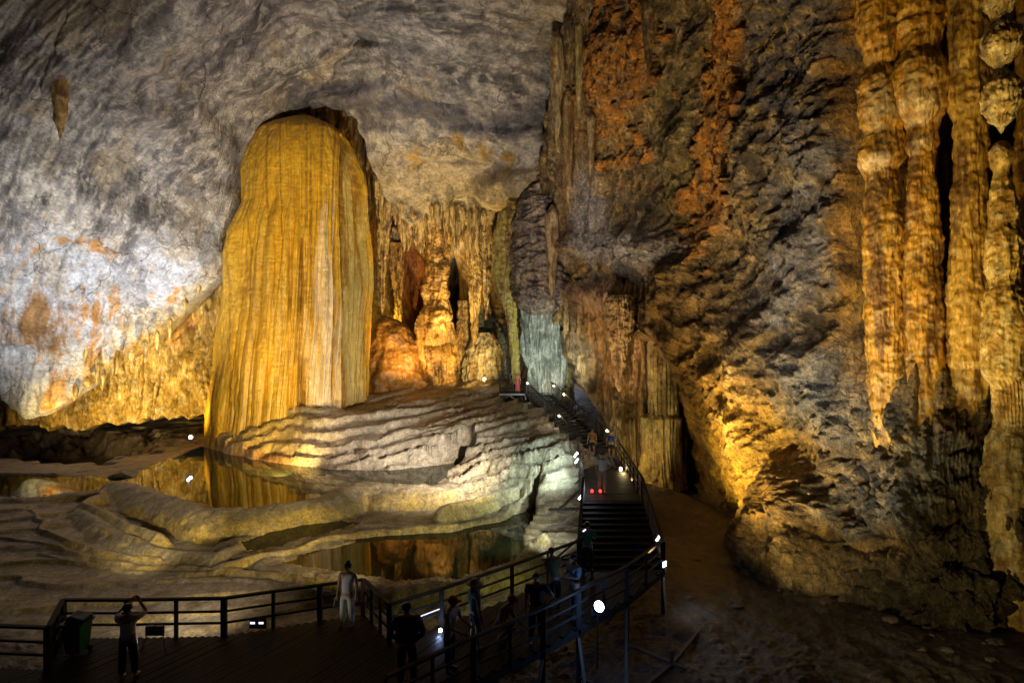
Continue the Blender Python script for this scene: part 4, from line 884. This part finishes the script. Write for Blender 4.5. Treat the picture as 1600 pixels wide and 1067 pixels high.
for i, (x, y, Y, l) in enumerate([(900, 710, 26.8, 'upper lamp of the pair shining on the cascade from the boardwalk'), (901, 720, 26.4, 'lower lamp of the pair shining on the cascade from the boardwalk'), (907, 776, 23, 'slim white lamp low on the left boardwalk railing'), (1029, 840, 19.2, 'slim white lamp inside the boardwalk corner post')]):
    q = Vector(W(x, y, Y)); o = empty('tube_lamp', q-V(0, 0, .2), l, 'lamp', 'slim white lamps on the boardwalk railing')
    MB().bar(q-V(.07, 0, .1), q+V(.07, 0, .1), .07, n=8).build('tube', L_WHITE, o); point(q+V(.35, -.3, .1), 9, COOL); MB().bar(q-V(.1, -.06, .15), q+V(.08, .06, .12), .09).build('housing', M_BLK, o); MB().bar(q-V(0, -.08, .35), q+V(0, .08, 0), .03).build('bracket', M_BLK, o)
for i, (t, s, l) in enumerate([(.97, 0, 'topmost stair lamp by the landing'), (.90, 1, 'stair lamp below the topmost one'), (.72, 1, 'stair lamp two thirds of the way up'), (.34, 0, 'stair lamp near the middle of the flight'), (.10, 1, 'lowest stair lamp by the boardwalk')]):
    q = Vector(A[s])+(Vector(B[s])-Vector(A[s]))*t+V(0, -.1, .9); o = empty('stair_lamp', q, l, 'lamp', 'round lamps along the staircase')
    MB().lathe(q-V(0, 0, .05), [(.03, 0), (.07, .03), (.085, .08), (.06, .13), (.02, .15)], 12).build('bulb', L_WARM, o, True); MB().bar(q-V(0, 0, .16), q-V(0, 0, .04), .05, n=8).build('base', M_BLK, o)
    point(q+V(0, -.25, .1), 25, (1, .85, .6))
q = Vector(W(970, 733, 29.2)); o = empty('post_lamp', q-V(0, 0, .9), 'warm lamp on a short post by the right boardwalk railing', 'lamp')
MB().lathe(q-V(0, 0, .08), [(.04, 0), (.08, .05), (.07, .14), (.02, .2)], 12).build('bulb', L_WARM, o, True); MB().bar(q-V(0, 0, .9), q-V(0, 0, .06), .05, n=8).build('pole', mat('pale_pole', (.5, .4, .3)), o); point(q+V(.1, -.2, .1), 30, WARM)
for x, l in ((925, 'left of two red lamps glowing on the boardwalk steps'), (938, 'right of two red lamps glowing on the boardwalk steps')):
    q = Vector(G(x, 770, 2.1)); o = empty('red_lamp', q, l, 'lamp', 'red lamps on the boardwalk')
    MB().lathe(q+V(0, 0, .03), [(.05, 0), (.06, .05), (.05, .1), (.02, .12)], 12).build('bulb', L_RED, o, True); MB().lathe(q, [(.07, 0), (.06, .03)], 12).build('base', M_BLK, o); point(q+V(0, -.1, .25), .35, (1, .05, .02))
# strip light on the railing
q0 = Vector(g3(622, 1000)); q1 = Vector(g3(690, 976)); o = empty('strip_light', q0, 'thin white strip light fixed low on the railing behind the man in black', 'lamp')
MB().bar(q0+V(.1, -.06, .45), q1+V(-.05, -.06, .45), .02).build('tube', L_DIM, o); MB().bar(q0+V(.1, -.03, .47), q1+V(-.05, -.03, .47), .04).build('housing', M_BLK, o)
q = Vector(W(688, 985, 14.3)); o = empty('tube_lamp', q-V(0, 0, .1), 'small white lamp on the railing post left of the man in the red cap', 'lamp')
MB().lathe(q-V(0, 0, .04), [(.02, 0), (.045, .02), (.045, .08), (.02, .1)], 10).build('bulb', L_WHITE, o); MB().bar(q-V(0, 0, .12), q-V(0, 0, .04), .05).build('base', M_BLK, o); point(q+V(0, -.25, 0), 14, (.4, .55, 1)); point(Vector(W(907, 770, 23))+V(.25, -.1, .2), 9, (.8, .9, 1))
# floodlights standing on the deck, left
def deck_light(px, py, zt, label, lit):
    b = Vector(g3(px, py)); o = empty('floodlight', b, label, 'floodlight', 'double floodlights on the platform')
    t = b+V(0, 0, zt)
    for s in (-1, 1):
        MB().bar(b+V(.28*s, -.05, 0), t+V(.2*s, 0, 0), .025, n=6).build('leg', M_STEEL, o)
        m = MB(); m.hull([t+V(.02 if s > 0 else -.2, y_, z_) for y_, z_ in ((-.06, .0), (.06, .0), (.06, .22), (-.06, .22))], [t+V(.2 if s > 0 else -.02, y_, z_) for y_, z_ in ((-.06, .0), (.06, .0), (.06, .22), (-.06, .22))]); hd = m.build('housing', M_BLK, o, bevel=.01)
        MB().bar(t+V(.11*s-.06, -.064, .15), t+V(.11*s+.06, -.064, .15), .01, .05).build('lens', L_DIM if lit else M_STEEL, o)
    MB().bar(t+V(-.22, 0, 0), t+V(.22, 0, 0), .03).build('crossbar', M_BLK, o)
deck_light(242, 1016, .38, 'unlit double floodlight on thin legs right of the person taking a photo', False)
deck_light(403, 985, .08, 'low double floodlight with two lit strips by the long railing', True)
spot(Vector(g3(403, 985))+V(0, -.9, .35), Vector(g3(543, 978))+V(0, 0, .9), 60, (1, .92, .8), 34)
spot(Vector(g3(242, 1016))+V(.2, -.3, .45), Vector(g3(200, 1058))+V(0, 0, 1.2), 12, (1, .92, .8), 80)  # added fill on the person in the white T-shirt; the floodlight here is unlit
# green bin
b = Vector(g3(121, 1020)); o = empty('litter_bin', b, 'green wheeled litter bin with a black bag over its top', 'bin')
GRN = mat('green_plastic', (.008, .13, .03), .45)
m = MB(); m.hull([b+V(x, y, .06) for x, y in ((-.17, -.16), (.17, -.16), (.17, .16), (-.17, .16))], [b+V(x, y, .74) for x, y in ((-.22, -.21), (.22, -.21), (.22, .21), (-.22, .21))]); m.build('body', GRN, o, bevel=.02)
m = MB(); m.bar(b+V(-.24, -.23, .76), b+V(.24, -.23, .76), .05); m.bar(b+V(-.24, .23, .76), b+V(.24, .23, .76), .05); m.bar(b+V(-.24, -.2, .76), b+V(-.24, .2, .76), .05); m.bar(b+V(.24, -.2, .76), b+V(.24, .2, .76), .05); m.build('rim', GRN, o)
m = MB(); m.hull([b+V(x, y, .73) for x, y in ((-.21, -.21), (.23, -.21), (.23, .21), (-.21, .21))], [b+V(x, y, z) for x, y, z in ((-.12, -.17, .94), (.27, -.19, .86), (.27, .17, .88), (-.12, .17, .98))]); m.build('bag', mat('black_bag', (.012, .012, .014), .35), o, bevel=.04)
for s in (-1, 1): MB().lathe(b+V(.2*s-.02, .14, .07), [(.07, 0), (.07, .04)], 14, (1, 0, 0)).build('wheel', M_BLK, o)
# ---- people
SKIN = mat('skin', (.30, .16, .10), .55, noise=.1); HAIR = mat('black_hair', (.012, .010, .009), .5); SHOE = mat('dark_shoes', (.03, .03, .03), .6); PALESH = mat('pale_shoes', (.45, .42, .38), .6)
def skin_obj(name, nodes, edges, m, parent, root=0, sub=2):
    """nodes: list of (x,y,z,rx[,ry]); one continuous skinned surface"""
    me = bpy.data.meshes.new(name); me.from_pydata([n[:3] for n in nodes], edges, []); me.materials.append(m)
    o = bpy.data.objects.new(name, me); COL.objects.link(o); o.parent = parent
    md = o.modifiers.new('skin', 'SKIN'); md.use_smooth_shade = True
    for i, n in enumerate(nodes):
        v = me.skin_vertices[0].data[i]; v.radius = (n[3], n[4] if len(n) > 4 else n[3]); v.use_root = (i == root)
    s = o.modifiers.new('sub', 'SUBSURF'); s.levels = sub; s.render_levels = sub
    return o
def cloth(c): return mat('fabric', c, .85, noise=.2, ns=20)
def person(loc, h, rz, label, top, bottom, arms, hair='short', sleeve=.45, longleg=True, legs=None, hat=None, hatc=None, lean=0, shoe=SHOE, skirt=False, turn=0, crouch=0, topshape=1.0, group='visitors on the walkway', fingers=True):
    o = empty('person', loc, label, 'person', group, local=True, rz=rz); s = h/1.72; o.scale = (s*1.15, s*1.12, s)
    ly = lean
    hz = .93-crouch
    def up(p): return (p[0], p[1]+ly*max(0, (p[2]-.93)), p[2]-crouch)
    lg = legs or {-1: ((-.10, .02, .50), (-.11, -.02, .08)), 1: ((.10, .03, .50), (.12, .02, .08))}
    N = [up((0, 0, .93))+(.145, .10), up((0, 0, 1.10))+(.125, .09), up((0, .0, 1.30))+(.155, .10), up((0, -.01, 1.425))+(.10, .08), up((0, 0, 1.485))+(.052, .055), up((0, .015, 1.55))+(.06, .07), up((math.sin(-turn)*.01, .025, 1.615))+(.074, .09), up((0, .012, 1.69))+(.055, .065)]
    E = [(i, i+1) for i in range(7)]
    # nose, ears
    nx, ny = -math.sin(turn), math.cos(turn); hd = up((0, .025, 1.60))
    k = len(N); N += [(hd[0]+nx*.085, hd[1]+ny*.085, hd[2], .016)+(.016,), (hd[0]+nx*.108, hd[1]+ny*.108, hd[2]-.012, .012, .014)]; E += [(6, k), (k, k+1)]
    hand = {}
    for sd in (-1, 1):
        sh = up((.175*sd, -.01, 1.40)); el, wr, hd_ = arms[sd]; el = up(el); wr = up(wr); hd_ = up(hd_)
        k = len(N); N += [sh+(.062, .062), el+(.041, .041), wr+(.027, .024)]; E += [(3, k), (k, k+1), (k+1, k+2)]
        w_, e_ = Vector(wr), Vector(hd_); d = (e_-w_).normalized(); side = d.cross(Vector((0, 1, 0)) if abs(d.y) < .8 else Vector((1, 0, 0))).normalized(); curl = side.cross(d)*sd*-1
        palm = w_+d*.075; k2 = len(N); N.append(tuple(palm)+(.034, .018)); E.append((k+2, k2))
        if fingers:
            for j, (off_, L) in enumerate(((-.027, .062), (-.009, .074), (.009, .070), (.027, .055))):
                b0 = palm+d*.03+side*off_; m0 = b0+d*L*.5+curl*.008; t0 = m0+d*L*.42+curl*.022; q = len(N)
                N += [tuple(b0)+(.0095, .0095), tuple(m0)+(.0085, .0085), tuple(t0)+(.0068, .0068)]; E += [(k2, q), (q, q+1), (q+1, q+2)]
            b0 = w_+d*.045-side*.034*1; m0 = b0+d*.03-side*.016+curl*.012; q = len(N); N += [tuple(b0)+(.012, .012), tuple(m0)+(.009, .009), tuple(m0+d*.022)+(.0075, .0075)]; E += [(k2, q), (q, q+1), (q+1, q+2)]
        hand[sd] = palm+d*.05
        kn, an = lg[sd]; hp = (.09*sd, 0, hz-.05); k = len(N)
        fx = kn[0]-hp[0]; dirf = Vector((0, 1, 0))
        N += [hp+(.092, .092), tuple(kn)+(.060, .062), tuple((Vector(kn)*.62+Vector(an)*.38)+V(0, -.01, 0))+(.055, .058), tuple(an)+(.036, .038)]
        E += [(0, k), (k, k+1), (k+1, k+2), (k+2, k+3)]; q = len(N)
        N += [(an[0], an[1]+.06, an[2]-.04, .036, .03), (an[0]+.01*sd, an[1]+.16, an[2]-.05, .032, .022)]; E += [(k+3, q), (q, q+1)]
        skin_obj('shoe', [(an[0], an[1]-.035, an[2]-.03, .045, .042), (an[0], an[1]+.06, an[2]-.04, .046, .038), (an[0]+.01*sd, an[1]+.165, an[2]-.052, .040, .028)], [(0, 1), (1, 2)], shoe, o, 0, 1)
    skin_obj('body', N, E, SKIN, o, 0)
    # shirt
    tb = hz-.01
    S = [up((0, 0, .92))+(.165*topshape, .118), up((0, 0, 1.10))+(.15*topshape, .112), up((0, 0, 1.30))+(.178*topshape, .122), up((0, -.01, 1.42))+(.118, .09), up((0, -.005, 1.465))+(.066, .064)]; E = [(0, 1), (1, 2), (2, 3), (3, 4)]
    for sd in (-1, 1):
        sh = Vector(up((.18*sd, -.01, 1.395))); el = Vector(up(arms[sd][0])); wr = Vector(up(arms[sd][1])); k = len(S)
        if sleeve <= 0: S.append(tuple(sh*.9+Vector(S[3][:3])*.1)+(.066, .066)); E.append((3, k)); continue
        S.append(tuple(sh)+(.078*topshape, .078)); E.append((3, k))
        if sleeve <= 1: S.append(tuple(sh+(el-sh)*min(1, sleeve+.2))+(.064, .064)); E.append((k, k+1))
        else: S += [tuple(el)+(.058*topshape, .058), tuple(el+(wr-el)*.93)+(.043, .043)]; E += [(k, k+1), (k+1, k+2)]
    skin_obj('shirt', S, E, top, o, 1)
    # trousers / shorts / skirt
    if skirt:
        MB().lathe((0, 0, 0), [(.21, .16), (.205, .18), (.19, .6), (.155, .95), (.15, 1.02)], 20).build('skirt', bottom, o, True)
    else:
        T = [(0, 0, hz+.02, .155, .115), (0, 0, hz-.04, .15, .115)]; E = [(0, 1)]
        for sd in (-1, 1):
            kn, an = Vector(lg[sd][0]), Vector(lg[sd][1]); hp = Vector((.09*sd, 0, hz-.09)); k = len(T)
            if longleg: T += [tuple(hp)+(.102, .104), tuple(kn)+(.076, .078), tuple(an+V(0, 0, .02))+(.062, .064)]; E += [(1, k), (k, k+1), (k+1, k+2)]
            else: T += [tuple(hp)+(.105, .106), tuple(hp+(kn-hp)*.72)+(.092, .094)]; E += [(1, k), (k, k+1)]
        skin_obj('trousers' if longleg else 'shorts', T, E, bottom, o, 0)
    hc = Vector(up((0, .005, 1.625)))
    pr = [(.03, -.06), (.075, -.045), (.094, 0), (.092, .04), (.07, .085), (.03, .105), (.005, .11)]
    m = MB(); m.lathe(hc-V(nx, ny, 0)*.018, pr, 18, (-nx*.25, -ny*.25, 1)); hr = m.build('hair', HAIR, o, True)
    if hair == 'bun': MB().lathe(hc+V(-nx*.05, -ny*.05, .09), [(.01, -.03), (.045, -.01), (.05, .02), (.03, .05), (.005, .06)], 12).build('hair_bun', HAIR, o, True)
    if hair == 'long': skin_obj('long_hair', [tuple(hc-V(nx*.05, ny*.05, 0))+(.07, .05), tuple(hc-V(nx*.08, ny*.08, .15))+(.075, .04), tuple(hc-V(nx*.08, ny*.08, .3))+(.06, .03)], [(0, 1), (1, 2)], HAIR, o, 0, 1)
    if hat == 'cap':
        MB().lathe(hc+V(0, 0, .005), [(.098, 0), (.1, .03), (.085, .08), (.045, .11), (.005, .118)], 18).build('cap', hatc, o, True)
        c = hc+V(nx*.12, ny*.12, .01); MB().lathe(c, [(.075, 0), (.07, .012)], 14).build('cap_brim', hatc, o)
    if hat == 'sun': MB().lathe(hc+V(0, 0, .0), [(.20, -.01), (.205, 0), (.105, .025), (.1, .07), (.08, .11), (.02, .12)], 22).build('sun_hat', hatc, o, True)
    return o, hand
HANG = {-1: ((-.23, -.02, 1.12), (-.24, .04, .88), (-.24, .07, .78)), 1: ((.23, -.02, 1.12), (.24, .04, .88), (.24, .07, .78))}
POCK = {-1: ((-.30, -.06, 1.13), (-.20, .06, .95), (-.15, .1, .9)), 1: ((.30, -.06, 1.13), (.20, .06, .95), (.15, .1, .9))}
PHONE = {-1: ((-.22, .04, 1.15), (-.08, .24, 1.18), (-.03, .30, 1.2)), 1: ((.22, .04, 1.15), (.08, .24, 1.16), (.03, .30, 1.2))}
UPP = {-1: ((-.26, .20, 1.42), (-.10, .30, 1.62), (-.05, .34, 1.68)), 1: ((.26, .20, 1.42), (.10, .30, 1.62), (.05, .34, 1.68))}
REST = {-1: ((-.24, .10, 1.15), (-.18, .34, 1.02), (-.16, .42, 1.0)), 1: ((.24, .10, 1.15), (.18, .34, 1.02), (.16, .42, 1.0))}
HIPS = {-1: ((-.36, -.05, 1.16), (-.19, .02, 1.0), (-.14, .03, .97)), 1: ((.23, 0, 1.12), (.22, .12, .90), (.21, .18, .82))}
R = math.radians
def pl(px, py, z=DZ): return G(px, py, z)
WHT = cloth((.55, .53, .48)); CREAM = cloth((.5, .5, .42)); BLK = cloth((.012, .012, .015)); NAVY = cloth((.015, .02, .04)); TEAL = cloth((.12, .30, .30)); DEN = cloth((.04, .06, .12)); CHK = cloth((.30, .27, .25)); RED = cloth((.22, .015, .02)); BRO = cloth((.16, .07, .02)); SLT = cloth((.13, .19, .26)); GREEN = cloth((.01, .16, .06)); PINK = cloth((.45, .08, .08)); BLUE = cloth((.02, .06, .22)); OLV = cloth((.09, .10, .04)); STRAW = cloth((.28, .22, .11)); KHA = cloth((.2, .19, .13)); GRY = cloth((.1, .1, .1))
o, hd_ = person(pl(543, 978), 1.66, R(168), 'woman in white vest and wide white trousers standing against the long railing', WHT, CREAM, HANG, 'bun', 0, shoe=SHOE)
bg = empty('handbag', pl(529, 974), 'small dark handbag held by the woman in white', 'bag'); q = Vector(pl(529, 974))
MB().hull([q+V(x, y, .45) for x, y in ((-.13, -.05), (.13, -.05), (.13, .05), (-.13, .05))], [q+V(x, y, .70) for x, y in ((-.1, -.03), (.1, -.03), (.1, .03), (-.1, .03))]).build('bag_body', M_BLK, bg, bevel=.02)
m = MB(); m.bar(q+V(-.07, 0, .70), q+V(-.02, 0, .84), .015); m.bar(q+V(.07, 0, .70), q+V(.02, 0, .84), .015); m.bar(q+V(-.02, 0, .84), q+V(.02, 0, .84), .015); m.build('handle', M_BLK, bg)
person(pl(636, 1072), 1.80, R(4), 'man seen from behind in a bulky black jacket, hands in his pockets', BLK, BLK, POCK, 'short', 2, topshape=1.5)
person(pl(200, 1058), 1.62, R(12), 'person in a white T-shirt at the far left raising both hands to take a photo', WHT, BLK, UPP, 'short', .6, shoe=PALESH)
person(pl(702, 1048), 1.68, R(-110), 'man in a checked shirt and dark red cap leaning over the near railing', CHK, BLK, REST, 'short', .6, hat='cap', hatc=RED, lean=.12)
person(pl(742, 1012), 1.66, R(-60), 'woman in a sun hat, teal top and denim shorts', TEAL, DEN, HANG, 'long', .2, longleg=False, hat='sun', hatc=STRAW)
cr = {-1: ((-.13, .34, .50), (-.13, .02, .08)), 1: ((.13, .36, .48), (.13, .06, .08))}
person(pl(779, 1000), 1.68, R(-120), 'person crouching in a brown top and red cap', BRO, BRO, REST, 'short', 2, legs=cr, crouch=.50, hat='cap', hatc=RED, lean=.5, topshape=1.15)
person(pl(838, 1003), 1.70, R(175), 'man in a black T-shirt facing the camera, one hand on the near railing', BLK, BLK, HIPS, 'short', .5)
o, hd_ = person(pl(898, 964), 1.72, R(120), 'man in a blue grey shirt looking down at a lit phone', SLT, GRY, PHONE, 'short', .6, longleg=True, lean=.08)
person(pl(867, 950), 1.62, R(20), 'person in an olive top bending behind the man with the phone', OLV, BLK, PHONE, 'short', .5, lean=.35)
o2, _ = person(pl(918, 893), 1.64, R(-20), 'man in a green T-shirt seen from behind at the foot of the boardwalk', GREEN, BLK, PHONE, 'short', .6)
person(pl(941, 768, 2.1), 1.72, R(172), 'man in a white T-shirt and khaki trousers walking on the boardwalk', WHT, KHA, HIPS, 'short', .6, shoe=PALESH, legs={-1: ((-.10, .10, .50), (-.10, .06, .08)), 1: ((.10, .0, .50), (.11, -.12, .08))})
person(pl(925, 712, 2.1), 1.66, R(10), 'walker in a dark red cap and shorts heading for the stairs', BRO, BLK, HANG, 'short', .6, longleg=False, hat='cap', hatc=RED, legs={-1: ((-.10, .14, .50), (-.10, .06, .08)), 1: ((.10, .02, .50), (.11, -.2, .12))})
person(pl(955, 716, 2.1), 1.68, R(-15), 'person in a blue shirt at the foot of the stairs', BLUE, BLK, HANG, 'short', .6, longleg=False)
person((.45, 45.9, 5.2), 1.62, R(160), 'woman in a long pink dress standing on the stair landing', PINK, PINK, HANG, 'long', .3, skirt=True)
person((.15, 46.6, 5.2), 1.70, R(190), 'dark clothed person behind the woman in the pink dress', NAVY, NAVY, HANG, 'short', .6)
def phone(px, py, Y, label):
    q = Vector(W(px, py, Y)); b = empty('phone', q, label, 'phone', 'lit phones')
    MB().bar(q-V(.05, .02, .03), q+V(.05, .02, .03), .075, .012).build('phone_body', M_BLK, b); MB().bar(q-V(.045, .02, .02), q+V(.045, .02, .04), .065, .008).build('screen', L_PH, b)
phone(885, 895, 16.75, 'lit phone in the hands of the man in the blue grey shirt')
phone(913, 829, 18.0, 'bright phone held up by the man in green')

# loose stones on the sandy floor
rs = random.Random(11)
for i in range(18):
    px_, py_ = rs.uniform(1060, 1560), rs.uniform(845, 1050)
    if py_ < 860+(px_-1150)*.32+20: py_ = 880+(px_-1150)*.32+rs.uniform(5, 60)
    if py_ > 1060: continue
    x_, y_, _ = G(px_, py_, -.6); k = int(np.argmin((FX-x_)**2+(FY-y_)**2)); zz = float(FZ.ravel()[k]); r_ = rs.uniform(.06, .2)
    n_ = 14; th = np.linspace(0, 2*math.pi, n_*2, endpoint=False)[None]; ph = np.linspace(-math.pi/2+.01, math.pi/2-.01, n_)[:, None]
    Pn = np.stack([np.cos(ph)*np.cos(th), np.cos(ph)*np.sin(th), np.sin(ph)+0*th], -1)
    Pn = Pn*(1+fbm(Pn+i*7.3, .9, n=3, seed=950)[..., None]*.35)*r_*np.array([1.3, 1, .65])+np.array([x_, y_, zz+r_*.2])
    tag(grid_obj('stone', Pn, np.zeros(Pn.shape)+np.array([.13, .10, .075]), M_KNOB, wrap=True), 'small loose stone on the sandy floor right of the boardwalk', 'stone', 'loose stones on the sandy floor')
